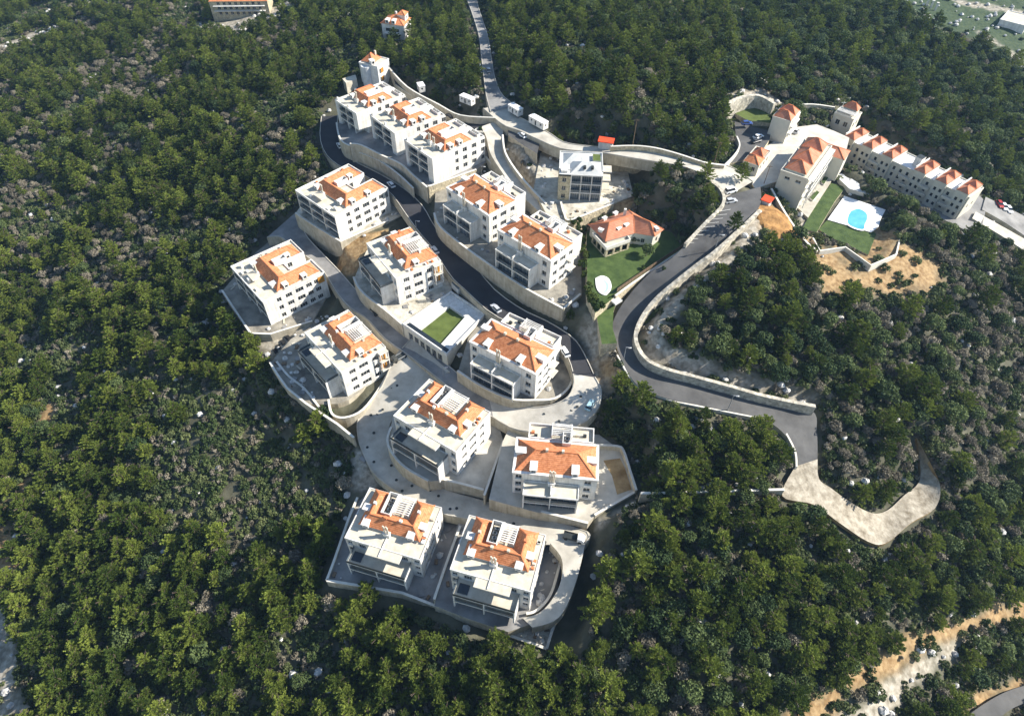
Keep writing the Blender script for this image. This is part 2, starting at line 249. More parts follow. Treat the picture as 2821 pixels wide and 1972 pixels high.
ROADS = [  # name, material, rows of (left x, y, right x, y) pixels
 ('road', 'asphalt', [(884,322,932,318),(880,380,934,375),(898,428,950,425),(940,462,985,448),(1002,485,1045,478),(1070,529,1115,520),(1110,582,1165,566),(1148,635,1196,618),(1192,688,1240,680),(1240,762,1309,733),(1277,797,1365,798),(1354,866,1440,852),(1440,905,1510,885),(1529,940,1580,930),(1562,985,1612,975),(1577,1030,1642,1040)]),
 ('paved_road', 'paving', [(1577,1030,1642,1040),(1578,1060,1658,1075),(1562,1092,1648,1125),(1522,1113,1595,1172),(1465,1120,1500,1192),(1400,1115,1420,1184),(1345,1088,1360,1152)]),
 ('road', 'conc2', [(1345,1088,1360,1152),(1290,1052,1300,1120),(1235,1005,1210,1048),(1180,962,1130,985),(1112,903,1060,935),(1060,862,1010,880),(1010,825,962,848),(975,790,925,805),(935,745,890,748),(890,698,850,712),(850,655,808,690),(828,615,775,655),(815,585,735,655)]),
 ('paved_road', 'conc', [(1135,930,1240,1025),(1085,985,1195,1048),(1050,1065,1120,1112),(990,1140,1080,1160),(984,1200,1072,1190),(1002,1255,1078,1246),(1030,1305,1115,1289),(1078,1345,1180,1328),(1132,1375,1240,1354),(1215,1415,1315,1374),(1300,1432,1400,1398),(1400,1457,1490,1430),(1495,1485,1620,1464),(1500,1500,1612,1500)]),
 ('ramp', 'conc', [(1515,1495,1612,1497),(1548,1540,1602,1545),(1545,1600,1584,1610),(1520,1652,1556,1678),(1485,1688,1522,1712),(1440,1702,1466,1728)]),
 ('road', 'conc2', [(1278,-20,1308,-20),(1300,40,1325,40),(1318,100,1345,100),(1325,160,1355,160),(1332,220,1365,215),(1338,265,1385,262),(1350,310,1420,290)]),
 ('road', 'conc', [(1330,300,1420,280),(1385,345,1405,305),(1430,362,1456,335),(1480,385,1514,366),(1540,410,1555,392),(1600,418,1620,402),(1668,424,1682,406),(1737,436,1747,404),(1805,447,1810,412),(1880,460,1880,428),(1940,485,1945,448),(1975,520,2012,458),(1990,550,2075,500)]),
 ('road', 'asphalt2', [(1985,545,2095,515),(1988,580,2092,570),(1940,618,2035,628),(1890,673,1976,693),(1850,712,1921,736),(1796,748,1851,791),(1740,805,1804,832),(1700,862,1769,873),(1684,912,1751,916),(1698,955,1753,955),(1725,1018,1780,997),(1761,1065,1831,1022),(1835,1097,1906,1042),(1945,1120,1992,1065),(2086,1150,2110,1098),(2150,1185,2235,1130),(2185,1235,2250,1190),(2190,1285,2252,1265)]),
 ('drive', 'conc', [(1325,350,1395,325),(1340,380,1385,372),(1352,425,1390,420),(1385,478,1420,470),(1420,525,1462,522),(1465,565,1500,560),(1500,600,1530,600)]),
 ('road', 'asphalt', [(1325,372,1350,325),(1262,338,1275,322),(1200,300,1208,293),(1140,268,1130,250),(1090,235,1080,205)]),
 ('car_park', 'asphalt2', [(1400,345,1400,372),(1440,362,1440,400),(1490,382,1480,425)]),
 ('dirt_track', 'track', [(2190,1285,2252,1265),(2155,1366,2256,1319),(2242,1390,2290,1345),(2309,1438,2335,1378),(2390,1491,2400,1413),(2440,1496,2445,1405),(2510,1440,2490,1365),(2575,1400,2530,1330),(2590,1340,2535,1280),(2560,1270,2525,1205)]),
 ('lane', 'conc2', [(2705,578,2715,543),(2765,612,2778,574),(2830,655,2845,608)]),
 ('footpath', 'conc', [(2678,602,2688,584),(2750,645,2760,624),(2830,696,2842,670)]),
 ('road', 'asphalt2', [(2640,1990,2700,2010),(2700,1945,2740,1985),(2770,1905,2790,1950),(2850,1880,2850,1925)]),
]
CUTS = []; RW = []
for nm, z, px, mt, ms in PLOTS:
    P = np.array([U(a, b, z)[:2] for a, b in px])
    if ((P[:, 0]*np.roll(P[:, 1], -1)-np.roll(P[:, 0], -1)*P[:, 1]).sum()) < 0: P = P[::-1]
    CUTS.append((P, z, 1.6)); RW.append(P)
CLUB = [(1110,895),(1231,979),(1337,868),(1243,806)]
CUTS.append((np.array([U(a, b, 9.3)[:2] for a, b in CLUB]), 7.2, 1.2))
ROADG = []
for nm, mt, rows in ROADS:
    cz = np.array([G((r[0]+r[2])/2, (r[1]+r[3])/2)[2] for r in rows])
    full = spline([np.r_[np.array(r, float), z] for r, z in zip(rows, cz)], 5)
    if nm == 'dirt_track': full = [np.r_[q[:4], q[4]] for q in full]
    LR = [(U(q[0], q[1], q[4]), U(q[2], q[3], q[4])) for q in full]
    ROADG.append((nm, mt, LR))
    for i in range(len(LR)-1):
        q = np.array([LR[i][0], LR[i][1], LR[i+1][1], LR[i+1][0]]); CUTS.append((q[:, :2], float(q[:, 2].min()), 1.3))
# painted soil zones: (channel 0 ochre, 1 pale rubble, 2 grass, strength), soft edge in metres, pixel outline
ZONES = [
 (0, 5, [(2188,654),(2235,701),(2266,760),(2282,805),(2306,815),(2384,790),(2470,815),(2580,800),(2600,750),(2500,680),(2482,654),(2404,735),(2345,735),(2266,668),(2251,693),(2223,640),(2150,560),(2112,560),(2098,620),(2125,690)]),
 (0, 2, [(2285,662),(2345,722),(2404,722),(2480,650),(2425,615),(2398,705),(2330,675)]),
 (0, 1.5, [(936,672),(1075,615),(1115,618),(1010,692),(985,745),(940,738),(905,705)]),
 (1, 2, [(735,905),(860,880),(850,910),(800,960),(745,1000),(715,960)]),
 (1, 3, [(2090,590),(1980,700),(1870,795),(1790,870),(1772,920),(1780,980),(1830,1005),(1960,1035),(2240,1110),(2240,1090),(1990,1010),(1850,960),(1830,900),(1900,830),(2010,730),(2110,640)]),
 (0, 2, [(130,1110),(155,1115),(150,1160),(120,1195),(105,1180)]), (0, 2, [(60,1330),(105,1305),(95,1350),(40,1400),(0,1440),(0,1400)]),
 (0, 3, [(-40,1430),(45,1470),(50,1570),(20,1650),(-40,1660)]), (1, 2, [(-40,1640),(25,1700),(55,1800),(50,1890),(95,1950),(90,1990),(-60,1990),(-60,1640)]),
 (0, 2.5, [(2250,1990),(2320,1930),(2445,1858),(2570,1785),(2705,1725),(2860,1690),(2860,1650),(2700,1682),(2535,1745),(2390,1830),(2270,1898),(2150,1990)]),
 (1, 2.5, [(2310,1990),(2400,1905),(2510,1830),(2610,1765),(2680,1740),(2640,1810),(2530,1885),(2460,1940),(2420,1990)]),
 (0, 1.5, [(2640,1960),(2690,1920),(2780,1880),(2840,1865),(2840,1880),(2760,1905),(2690,1950),(2640,1990)]),
 (1, 2, [(-20,140),(60,100),(160,60),(170,70),(60,115),(-20,155)]), (1, 2, [(215,25),(240,5),(320,5),(310,20),(250,25)]),
 (1, 3, [(530,60),(610,60),(740,20),(800,-5),(830,-5),(760,60),(680,85),(560,95)]), (1, 3, [(910,50),(1000,15),(1000,30),(930,60)]),
 (1, 2.5, [(1392,378),(1430,392),(1500,425),(1545,425),(1545,520),(1515,565),(1468,520),(1425,470),(1395,420)]), (0, 2.5, [(1690,440),(1740,440),(1760,500),(1740,560),(1690,560)]),
 (1, 3, [(1235,330),(1290,290),(1350,300),(1340,330),(1300,330)]),
 (2, 4, [(2400,-60),(2840,-60),(2840,215),(2690,120),(2540,65)]), (1, 2, [(2600,-5),(2840,35),(2840,50),(2650,15)]), (1, 2, [(2690,90),(2821,170),(2840,190),(2700,110)]),
 (1, 3, [(1590,900),(1640,890),(1690,960),(1690,1060),(1660,1060),(1640,1010)]), (0, 2, [(1650,985),(1690,975),(1700,1060),(1670,1060)]),
 (1, 2, [(975,1225),(1000,1235),(1040,1320),(1030,1355),(960,1345),(955,1330)]), (1, 2, [(2000,255),(2100,245),(2160,280),(2150,300),(2080,285),(2010,300)]),
 (2, 1.5, [(2712,588),(2765,615),(2830,655),(2830,668),(2760,628),(2705,600)]),
 (1, 2, [(2215,575),(2260,610),(2225,640),(2190,610)]), (1, 1.5, [(1640,1425),(1755,1362),(1765,1368),(1650,1440)]),
]
GS = 1.5; gx = np.arange(-470, 345, GS); gy = np.arange(0, 640, GS); NX, NY = len(gx), len(gy)
GX, GY = np.meshgrid(gx, gy)
HT = T0(GX, GY)
rng = np.random.default_rng(4)
def vnoise(x, y, s, seed):
    r = np.random.default_rng(seed); t = r.random((128, 128)); a = x/s; b = y/s; i = np.floor(a).astype(int); j = np.floor(b).astype(int); u = a-i; v = b-j
    u = u*u*(3-2*u); v = v*v*(3-2*v); g = lambda p, q: t[p % 128, q % 128]
    return (g(i, j)*(1-u)+g(i+1, j)*u)*(1-v)+(g(i, j+1)*(1-u)+g(i+1, j+1)*u)*v-.5
HT += vnoise(GX, GY, 34, 1)*3.2+vnoise(GX, GY, 12, 2)*1.1+vnoise(GX, GY, 4, 3)*.5
def pdist(X, Y, P):                              # signed distance to polygon (negative inside)
    ins = np.zeros(X.shape, bool); d = np.full(X.shape, 1e9); n = len(P)
    for i in range(n):
        a, b = P[i], P[(i+1) % n]; ex, ey = b-a; L2 = ex*ex+ey*ey+1e-9
        t = np.clip(((X-a[0])*ex+(Y-a[1])*ey)/L2, 0, 1); d = np.minimum(d, np.hypot(X-a[0]-t*ex, Y-a[1]-t*ey))
        c = ((a[1] > Y) != (b[1] > Y)); ins ^= c & (X < (b[0]-a[0])*(Y-a[1])/(b[1]-a[1]+1e-12)+a[0])
    return np.where(ins, -d, d)
def window(P, mg):
    x0, y0 = P.min(0)-mg; x1, y1 = P.max(0)+mg
    return slice(max(int((y0-gy[0])/GS), 0), min(int((y1-gy[0])/GS)+2, NY)), slice(max(int((x0-gx[0])/GS), 0), min(int((x1-gx[0])/GS)+2, NX))
BUILT = np.full((NY, NX), 99.)
for P, z, mg in CUTS:                            # fill below the downhill edges
    s = window(P, 14)
    if s[0].stop <= s[0].start or s[1].stop <= s[1].start: continue
    d = np.maximum(pdist(GX[s], GY[s], P), 0); HT[s] = np.maximum(HT[s], z-2.0-d*.75)
for P, z, mg in CUTS:
    s = window(P, 14)
    if s[0].stop <= s[0].start or s[1].stop <= s[1].start: continue
    d = pdist(GX[s], GY[s], P); HT[s] = np.where(d < mg, np.minimum(HT[s], z-.5), HT[s])
    k = np.clip((d-mg)/8, 0, 1); HT[s] = np.minimum(HT[s], z-.5+k*k*14+np.where(k >= 1, 99, 0))
    BUILT[s] = np.minimum(BUILT[s], d)
ZC = np.zeros((NY, NX, 4)); ZC[..., 3] = 1
for ch, soft, px in ZONES:
    P = np.array([G(a, b)[:2] for a, b in px]); s = window(P, soft+3)
    d = pdist(GX[s], GY[s], P)+vnoise(GX[s], GY[s], 3.1, 9)*3.5; ZC[s][..., ch] = np.maximum(ZC[s][..., ch], np.clip(.5-d/soft, 0, 1))
BARE = ZC[..., :3].max(-1)
def gsample(A, x, y):
    i = np.clip((np.asarray(x)-gx[0])/GS, 0, NX-1.001); j = np.clip((np.asarray(y)-gy[0])/GS, 0, NY-1.001); a = i.astype(int); b = j.astype(int); u = i-a; v = j-b
    return (A[b, a]*(1-u)+A[b, a+1]*u)*(1-v)+(A[b+1, a]*(1-u)+A[b+1, a+1]*u)*v
def T2(x, y): return float(gsample(HT, x, y))
me = bpy.data.meshes.new('hillside')
me.vertices.add(NX*NY); me.vertices.foreach_set('co', np.stack([GX, GY, HT], -1).ravel())
ii = (np.arange(NY-1)[:, None]*NX+np.arange(NX-1)).ravel(); fa = np.stack([ii, ii+1, ii+NX+1, ii+NX], -1)
me.loops.add(fa.size); me.loops.foreach_set('vertex_index', fa.ravel()); me.polygons.add(len(fa))
me.polygons.foreach_set('loop_start', np.arange(len(fa))*4); me.update(calc_edges=True)
me.polygons.foreach_set('use_smooth', np.ones(len(fa), bool))
at = me.color_attributes.new('zone', 'FLOAT_COLOR', 'POINT'); at.data.foreach_set('color', ZC.ravel())
gm = mat('forest_floor', (.055, .056, .03), var=.45, scale=.12, col2=(.125, .12, .08), bump=.9, bscale=.9, detail=9)
t = gm.node_tree; n = t.nodes; L = t.links; b = n['Principled BSDF']; base = b.inputs['Base Color'].links[0].from_socket
atn = n.new('ShaderNodeVertexColor'); atn.layer_name = 'zone'; sp = n.new('ShaderNodeSeparateColor'); L.new(atn.outputs[0], sp.inputs[0])
geo = n.new('ShaderNodeNewGeometry'); nz = n.new('ShaderNodeTexNoise'); nz.inputs['Scale'].default_value = .7; nz.inputs['Detail'].default_value = 8; L.new(geo.outputs['Position'], nz.inputs['Vector'])
def mixto(base, fac, c0, c1):
    r = n.new('ShaderNodeValToRGB'); r.color_ramp.elements[0].position = .35; r.color_ramp.elements[1].position = .65
    r.color_ramp.elements[0].color = (*c0, 1); r.color_ramp.elements[1].color = (*c1, 1); L.new(nz.outputs['Fac'], r.inputs[0])
    m = n.new('ShaderNodeMix'); m.data_type = 'RGBA'; L.new(fac, m.inputs[0]); L.new(base, m.inputs[6]); L.new(r.outputs[0], m.inputs[7]); return m.outputs[2]
base = mixto(base, sp.outputs[2], (.025, .05, .02), (.06, .085, .035))
base = mixto(base, sp.outputs[1], (.20, .175, .13), (.43, .39, .32))
base = mixto(base, sp.outputs[0], (.20, .12, .05), (.38, .26, .13))
L.new(base, b.inputs['Base Color'])
me.materials.append(gm)
ho = bpy.data.objects.new('hillside', me); col.objects.link(ho); ho['kind'] = 'structure'
for (nm, z, px, mt, ms), P in zip(PLOTS, RW):
    lo = min(T2(p[0], p[1]) for p in P)-2
    c = P.mean(0); o = MB().prism([tuple(p) for p in P], min(lo, z-1.5), z, 0, 1).obj(nm, [mt, ms], origin=(c[0], c[1], z)); o['kind'] = 'structure'
ROADOFF = 0
for nm, mt, LR in ROADG:
    mb = MB(); ROADOFF += .006; lift = .02+ROADOFF
    for i in range(len(LR)-1):
        a, b_, c, d = LR[i][0], LR[i][1], LR[i+1][1], LR[i+1][0]; up = lambda p, k=0.: (p[0], p[1], p[2]+lift-k)
        mb.poly([up(a), up(b_), up(c), up(d)], 0)
        dp = 1.2 if nm in ('dirt_track',) else 4.
        mb.poly([up(a), up(d), up(d, dp), up(a, dp)], 1); mb.poly([up(b_), up(c), up(c, dp), up(b_, dp)], 1)
    c = np.mean([p for q in LR for p in q], 0); o = mb.obj(nm, [mt, 'earth' if nm == 'dirt_track' else 'wall'], origin=tuple(c)); o['kind'] = 'structure'
    bm_ = bmesh.new(); bm_.from_mesh(o.data); bmesh.ops.remove_doubles(bm_, verts=bm_.verts, dist=.002)
    for f_ in bm_.faces: f_.smooth = f_.material_index == 0
    for e_ in bm_.edges:
        if len(e_.link_faces) == 2 and e_.link_faces[0].material_index != e_.link_faces[1].material_index: e_.smooth = False
    bm_.to_mesh(o.data); bm_.free()
# ------------------------------------------------------------------ boundary and retaining walls
def ribbon(pts, th, ztop, zbot):                 # wall of thickness th along pts (x, y); ztop / zbot per point
    n = len(pts); pts = [np.array(p[:2], float) for p in pts]; off = []
    for i in range(n):
        d = pts[min(i+1, n-1)]-pts[max(i-1, 0)]; d = d/(np.hypot(*d)+1e-9); off.append(np.array([-d[1], d[0]])*th/2)
    mb = MB()
    for i in range(n-1):
        a0, a1, b0, b1 = pts[i]-off[i], pts[i]+off[i], pts[i+1]-off[i+1], pts[i+1]+off[i+1]; za, zb_, ya, yb = ztop[i], ztop[i+1], zbot[i], zbot[i+1]
        mb.poly([(*a0, za), (*b0, zb_), (*b1, zb_), (*a1, za)]); mb.poly([(*a0, ya), (*b0, yb), (*b0, zb_), (*a0, za)]); mb.poly([(*b1, yb), (*a1, ya), (*a1, za), (*b1, zb_)])
    for i, q in ((0, 1), (n-1, 1)):
        a, b_ = pts[i]-off[i], pts[i]+off[i]; mb.poly([(*a, zbot[i]), (*b_, zbot[i]), (*b_, ztop[i]), (*a, ztop[i])])
    return mb
def wall(name, label, px, z=None, h=1.1, deep=None, th=.5, m='wall', cope=True, n=4, ground=False, cat='wall'):
    if isinstance(z, (list, tuple)): px = [(*p, q) for p, q in zip(px, z)]
    sp_ = spline([np.array(p, float) for p in px], n) if n > 1 else [np.array(p, float) for p in px]
    if isinstance(z, (list, tuple)): top = [float(p[2]) for p in sp_]; W = [U(p[0], p[1], p[2]) for p in sp_]
    elif z is not None: W = [U(p[0], p[1], z) for p in sp_]; top = [z]*len(W)
    else:
        W = [G(p[0], p[1]) for p in sp_]; g = [q[2] for q in W]; g = [np.mean(g[max(i-2, 0):i+3]) for i in range(len(g))]; top = [a+h for a in g]
        W = [U(p[0], p[1], t_) for p, t_ in zip(sp_, top)] if not ground else W
    bot = [min(T2(q[0], q[1])-.6, t_-.8) if deep is None else t_-deep for q, t_ in zip(W, top)]
    c = np.mean(W, 0); c[2] = min(bot)
    e = tag(empty(name, tuple(c)), label, cat)
    def loc(mb): mb.v = [(a-c[0], b_-c[1], z_-c[2]) for a, b_, z_ in mb.v]; return mb
    loc(ribbon(W, th, top, bot)).obj('masonry', m, e)
    if cope: loc(ribbon(W, th+.16, [t_+.14 for t_ in top], [t_+.004 for t_ in top])).obj('coping', 'coping', e)
    return e
RWL = [
 ('retaining wall curving round the garden of the uppermost left apartment block', [(927,338),(933,372),(945,392),(964,402)], 19.3),
 ('long beige retaining wall below the front of the top row of apartments', [(964,396),(995,400),(1050,427),(1104,452),(1140,484),(1177,516)], 21.1),
 ('garden wall on the right of the top row, facing down to the next block', [(1180,514),(1240,493),(1312,467)], 21.3),
 ('wall along the drive beside the third block of the top row', [(1338,432),(1360,458),(1386,486)], 21.6),
 ('tall curving beige retaining wall above the dark road, under two middle blocks', [(1196,587),(1214,626),(1288,686),(1369,743),(1453,797),(1552,850)], 18.9),
 ('sunlit side wall at the right end of the tall curving retaining wall', [(1552,850),(1599,810)], 18.9),
 ('retaining wall below the balconies of the scaffold-grey block on the left', [(815,587),(824,594),(880,630),(937,664)], 9.4),
 ('pale wall on the ochre bank side of the scaffold-grey left block', [(937,666),(1000,638),(1070,608)], 9.2),
 ('retaining wall along the inner road, in front of the block beside the turf court', [(974,763),(988,792),(1014,819),(1058,851),(1110,895)], 9.2),
 ('curved wall ringing the sunken garden of the block by the paved plaza', [(1260,1021),(1327,1064),(1405,1098),(1471,1102),(1529,1097),(1566,1068),(1577,1031),(1563,995),(1536,976)], 9.5),
 ('curved retaining wall inside the bend below the central lower block', [(1078,1175),(1067,1212),(1080,1247),(1115,1286),(1180,1324)], 1.4),
 ('low wall closing the yard in front of the central lower block', [(1223,1320),(1280,1334),(1333,1349)], 1.4),
 ('long dark side wall right of the central lower block', [(1387,1214),(1360,1290),(1334,1364)], 2.6),
 ('pale wall beside the red soil patch right of the front-facing block', [(1652,1226),(1702,1229),(1718,1242),(1736,1297),(1753,1350)], 5.6),
 ('wall edge below the front-facing block towards the forest', [(1753,1352),(1700,1382),(1638,1418)], 4.3),
 ('wall along the road under the front-facing block', [(1490,1408),(1555,1424),(1620,1440)], 4.4),
 ('outer boundary wall below the two lowest blocks', [(900,1598),(1000,1614),(1107,1632),(1200,1668),(1291,1702)], -7.6),
 ('white boundary wall at the lower right edge of the village', [(1506,1786),(1530,1705),(1560,1620),(1590,1530),(1612,1468)], [-8.6, -7.2, -5.2, -3., -1.2]),
 ('boundary wall below the rubble at the lowest corner of the village', [(1291,1705),(1400,1748),(1506,1786)], -8.7),
 ('boundary wall left of the lowest left block', [(900,1598),(920,1545),(960,1430),(985,1370)], -7.6),
 ('thin divider wall between the two lowest blocks', [(1268,1448),(1232,1545),(1196,1650)], -4.6),
 ('outer boundary wall left of the block with the blue shaded yard', [(744,998),(766,1034),(791,1069),(843,1111),(930,1168),(975,1205)], -.4),
 ('inner kerb wall in the blue shaded yard', [(762,996),(795,1036),(838,1070),(880,1122)], -1.),
 ('curved wall round the small oval garden at the inner junction', [(905,1100),(915,1140),(950,1150),(1000,1128),(1050,1062),(1078,1005)], -.6),
 ('boundary wall of the leftmost block towards the forest', [(612,800),(650,858),(690,917)], -1.8),
 ('stepped boundary wall below the leftmost block', [(690,918),(745,920),(860,884)], -1.9),
 ('curved ramp wall right of the lowest right block', [(1505,1478),(1545,1490),(1550,1515),(1535,1580),(1515,1640),(1480,1680),(1450,1690)], -4.2),
 ('garden wall below the grey concrete house', [(1545,555),(1555,590),(1575,605),(1690,560)], 25.6),
]
for k, (lb, px, z) in enumerate(RWL): wall('retaining_wall', lb, px, z, m='stone' if k in (2, 27) else 'wall', n=1 if 'boundary' in lb else 4)
wall('retaining_wall', 'lower kerb wall along the dark road below the top row', [(990,420),(1047,444),(1096,479),(1139,519)], None, h=2.6)
wall('boundary_wall', 'wall climbing behind the top row beside the shaded entry road', [(1066,180),(1122,240),(1208,288),(1269,318),(1366,325)], None, h=2.2)
wall('boundary_wall', 'long thin wall running from the village to the asphalt bend', [(1765,1358),(1870,1357),(2000,1352),(2160,1348)], None, h=1.8)
wall('guard_wall', 'white guard wall on the outer side of the asphalt bend', [(1694,965),(1729,1028),(1761,1067),(1835,1098),(1945,1122),(2086,1150)], None, h=.8, th=.45, m='coping', cope=False)
wall('guard_wall', 'short white guard wall above the dirt track', [(2160,1182),(2190,1240),(2195,1285)], None, h=.9, m='coping', cope=False)
wall('retaining_wall', 'rough pale stone wall along the inner side of the asphalt bend', [(2095,578),(1980,684),(1921,728),(1851,784),(1806,824),(1772,868),(1753,912),(1756,950),(1784,990),(1833,1014),(1906,1034),(1992,1057),(2110,1090),(2247,1118)], None, h=1.9, th=1.1, m='rubble', cope=False)
wall('garden_wall', 'stone wall under the villa fence beside the asphalt road', [(1884,686),(1838,716),(1790,748),(1740,782),(1695,815)], 22.9, m='stone')
wall('stone_wall', 'low stone wall along the upper road below the pines', [(1682,404),(1747,402),(1805,408),(1867,424),(1942,448),(1995,456)], None, h=1.3, m='stone')
wall('stone_wall', 'pale kerb wall curving round the pines by the hotel car park', [(1995,456),(2025,425),(2038,400),(2030,375)], None, h=.9, m='coping', cope=False)
wall('boundary_wall', 'low wall between the drive and the grey concrete house', [(1385,372),(1392,420),(1422,470),(1464,520),(1505,562)], None, h=1.2)
wall('boundary_wall', 'pale rubble kerb along the pine grove by the parking bays', [(1945,490),(1985,520),(1993,560),(1945,612),(1888,672)], None, h=.8, th=1., m='rubble', cope=False)
wall('cliff_wall', 'rocky cut bank behind the hotel lawn', [(2005,285),(2040,268),(2090,262),(2135,285)], None, h=4.5, th=1.5, m='rubble', cope=False)
wall('garden_wall', 'dark retaining wall slanting down beside the brown earth heap', [(2125,520),(2165,590),(2215,660),(2252,692)], None, h=1.3, m='wall')
wall('garden_wall', 'wall behind the hotel tower house', [(2188,290),(2240,288),(2300,296)], None, h=2.5, m='wall')
wall('garden_wall', 'pale zigzag wall round the flower beds below the hotel pool', [(2240,655),(2260,690),(2330,680),(2400,730),(2470,700),(2480,655)], None, h=.9, m='coping', cope=False, n=1)
for nm, mt, LR in ROADG:
    if nm in ('dirt_track', 'lane', 'footpath', 'car_park', 'ramp', 'drive') or mt == 'asphalt2': continue
    for sd_, q in ((0, 1), (1, -1)):
        pts = []
        for a in LR[::2]: d = a[1]-a[0]; d = d/np.hypot(*d[:2]); pts.append(a[sd_]+q*d*.3)
        zz = [p[2]+.26 for p in pts]; mb = ribbon(pts, .24, zz, [z-.5 for z in zz]); c = np.mean(pts, 0); o = mb.obj('kerb', 'conc', origin=tuple(c)); o['kind'] = 'structure'
# ------------------------------------------------------------------ apartments
WC = {}
def pane_mesh(wd, ht, mull):
    key = (round(wd, 2), round(ht, 2), mull)
    if key not in WC:
        f = MB(); t_ = .07
        f.box(0, wd, 0, .06, 0, t_).box(0, wd, 0, .06, ht-t_, ht).box(0, t_, 0, .06, t_, ht-t_).box(wd-t_, wd, 0, .06, t_, ht-t_)
        for k in range(1, mull+1): f.box(wd*k/(mull+1)-.03, wd*k/(mull+1)+.03, 0, .06, t_, ht-t_)
        g = MB().box(0, wd, .06, .09, 0, ht)
        WC[key] = (f.mesh('window', ['white']), g.mesh('pane', ['glass']), MB().box(-.12, wd+.12, -.42, -.26, -.1, -.004).mesh('sill', ['coping']))
    return WC[key]
def put_window(root, P, Q, h, rev=.28, sill=False):
    P = Vector((P[0], P[1])); Q = Vector((Q[0], Q[1])); e = (Q-P).normalized(); nn = Vector((e.y, -e.x)); q = P+e*h[0]-nn*(rev-.06); wd, ht = h[1]-h[0], h[3]-h[2]
    f, g, s = pane_mesh(wd, ht, 0 if wd < 1.1 else (1 if wd < 2 else 2)); rz = math.atan2(e.y, e.x)
    o = inst(f, 'window', root, (q.x, q.y, h[2]), rz); inst(g, 'pane', o, (0, 0, 0))
    if sill: inst(s, 'sill', o, (0, .06, 0))
    return o
def block(root, pts, z0, z1, holes=None, m='white', name='wall', sill=False):
    mb = MB(); holes = holes or {}
    for i in range(len(pts)):
        P, Q = pts[i], pts[(i+1) % len(pts)]; hs = holes.get(i, []); mb.wallgrid(P, Q, z0, z1, hs)
        for h in hs:
            if len(h) < 5: put_window(root, P, Q, h, sill=sill)
    return mb.obj(name, m, root)
def rect(x0, x1, y0, y1): return [(x0, y0), (x1, y0), (x1, y1), (x0, y1)]
def slab(root, name, x0, x1, y0, y1, z0, z1, m, mt=None): return MB().box(x0, x1, y0, y1, z0, z1, 0, 1 if mt else None).obj(name, [m]+([mt] if mt else []), root)
def ring(root, name, x0, x1, y0, y1, z0, z1, th, m):
    return MB().box(x0, x1, y0, y0+th, z0, z1).box(x0, x1, y1-th, y1, z0, z1).box(x0, x0+th, y0+th, y1-th, z0, z1).box(x1-th, x1, y0+th, y1-th, z0, z1).obj(name, m, root)
def uroof(root, x0, x1, y0, y1, a, ze, rise, m='tile', al=None):
    h = a/2; zr = ze+rise; A, B, C_, D_, E_, F_, G_, H_ = (x0, y0, ze), (x1, y0, ze), (x1, y1, ze), (x1-a, y1, ze), (x1-a, y0+a, ze), (x0+a, y0+a, ze), (x0+a, y1, ze), (x0, y1, ze)
    R1, R2, R3, R4 = (x0+h, y0+h, zr), (x1-h, y0+h, zr), (x1-h, y1-h, zr), (x0+h, y1-h, zr)
    mb = MB()
    for f in ((A, B, R2, R1), (B, C_, R3, R2), (C_, D_, R3), (D_, E_, R2, R3), (E_, F_, R1, R2), (F_, G_, R4, R1), (G_, H_, R4), (H_, A, R1, R4)): mb.slope(f)
    mb.poly([A, H_, G_, F_]); mb.poly([A, F_, E_, B]); mb.poly([B, E_, D_, C_])
    o = mb.obj('roof', m, root)
    rl = MB()
    for p, q in ((R1, R2), (R2, R3), (R1, R4), (A, R1), (B, R2), (C_, R3), (D_, R3), (G_, R4), (H_, R4)): bar(rl, p, q, .13)
    rl.obj('ridge_cap', 'ridge', o); return o
def bar(mb, p, q, r, m=0):
    p, q = Vector(p), Vector(q); d = (q-p).normalized(); a = d.cross(Vector((0, 0, 1))) if abs(d.z) < .95 else Vector((1, 0, 0)); a.normalize(); b = a.cross(d).normalized()
    c = [(a*r+b*r), (a*r-b*r), (-a*r-b*r), (-a*r+b*r)]
    for i in range(4): mb.poly([p+c[i], p+c[(i+1) % 4], q+c[(i+1) % 4], q+c[i]], m)
    mb.poly([p+k for k in c], m); mb.poly([q+k for k in c], m); return mb
def hiproof(root, x0, x1, y0, y1, ze, rise, m='tile', name='roof', ov=0., caps=True):
    x0 -= ov; x1 += ov; y0 -= ov; y1 += ov; wx, wy = x1-x0, y1-y0; h = min(wx, wy)/2; ym, xm = (y0+y1)/2, (x0+x1)/2
    A, B, C_, D_ = (x0, y0, ze), (x1, y0, ze), (x1, y1, ze), (x0, y1, ze); mb = MB()
    if abs(wx-wy) < .3:
        T_ = (xm, ym, ze+rise); fs = [(A, B, T_), (B, C_, T_), (C_, D_, T_), (D_, A, T_)]; rd = [(A, T_), (B, T_), (C_, T_), (D_, T_)]
    elif wx > wy:
        r1, r2 = (x0+h, ym, ze+rise), (x1-h, ym, ze+rise); fs = [(A, B, r2, r1), (B, C_, r2), (C_, D_, r1, r2), (D_, A, r1)]; rd = [(r1, r2), (A, r1), (D_, r1), (B, r2), (C_, r2)]
    else:
        r1, r2 = (xm, y0+h, ze+rise), (xm, y1-h, ze+rise); fs = [(A, B, r1), (B, C_, r2, r1), (C_, D_, r2), (D_, A, r1, r2)]; rd = [(r1, r2), (A, r1), (B, r1), (C_, r2), (D_, r2)]
    for f in fs: mb.slope(f)
    mb.poly([D_, C_, B, A]); o = mb.obj(name, m, root)
    if caps:
        rl = MB()
        for p, q in rd: bar(rl, p, q, .12)
        rl.obj('ridge_cap', 'ridge', o)
    return o
DM = {}
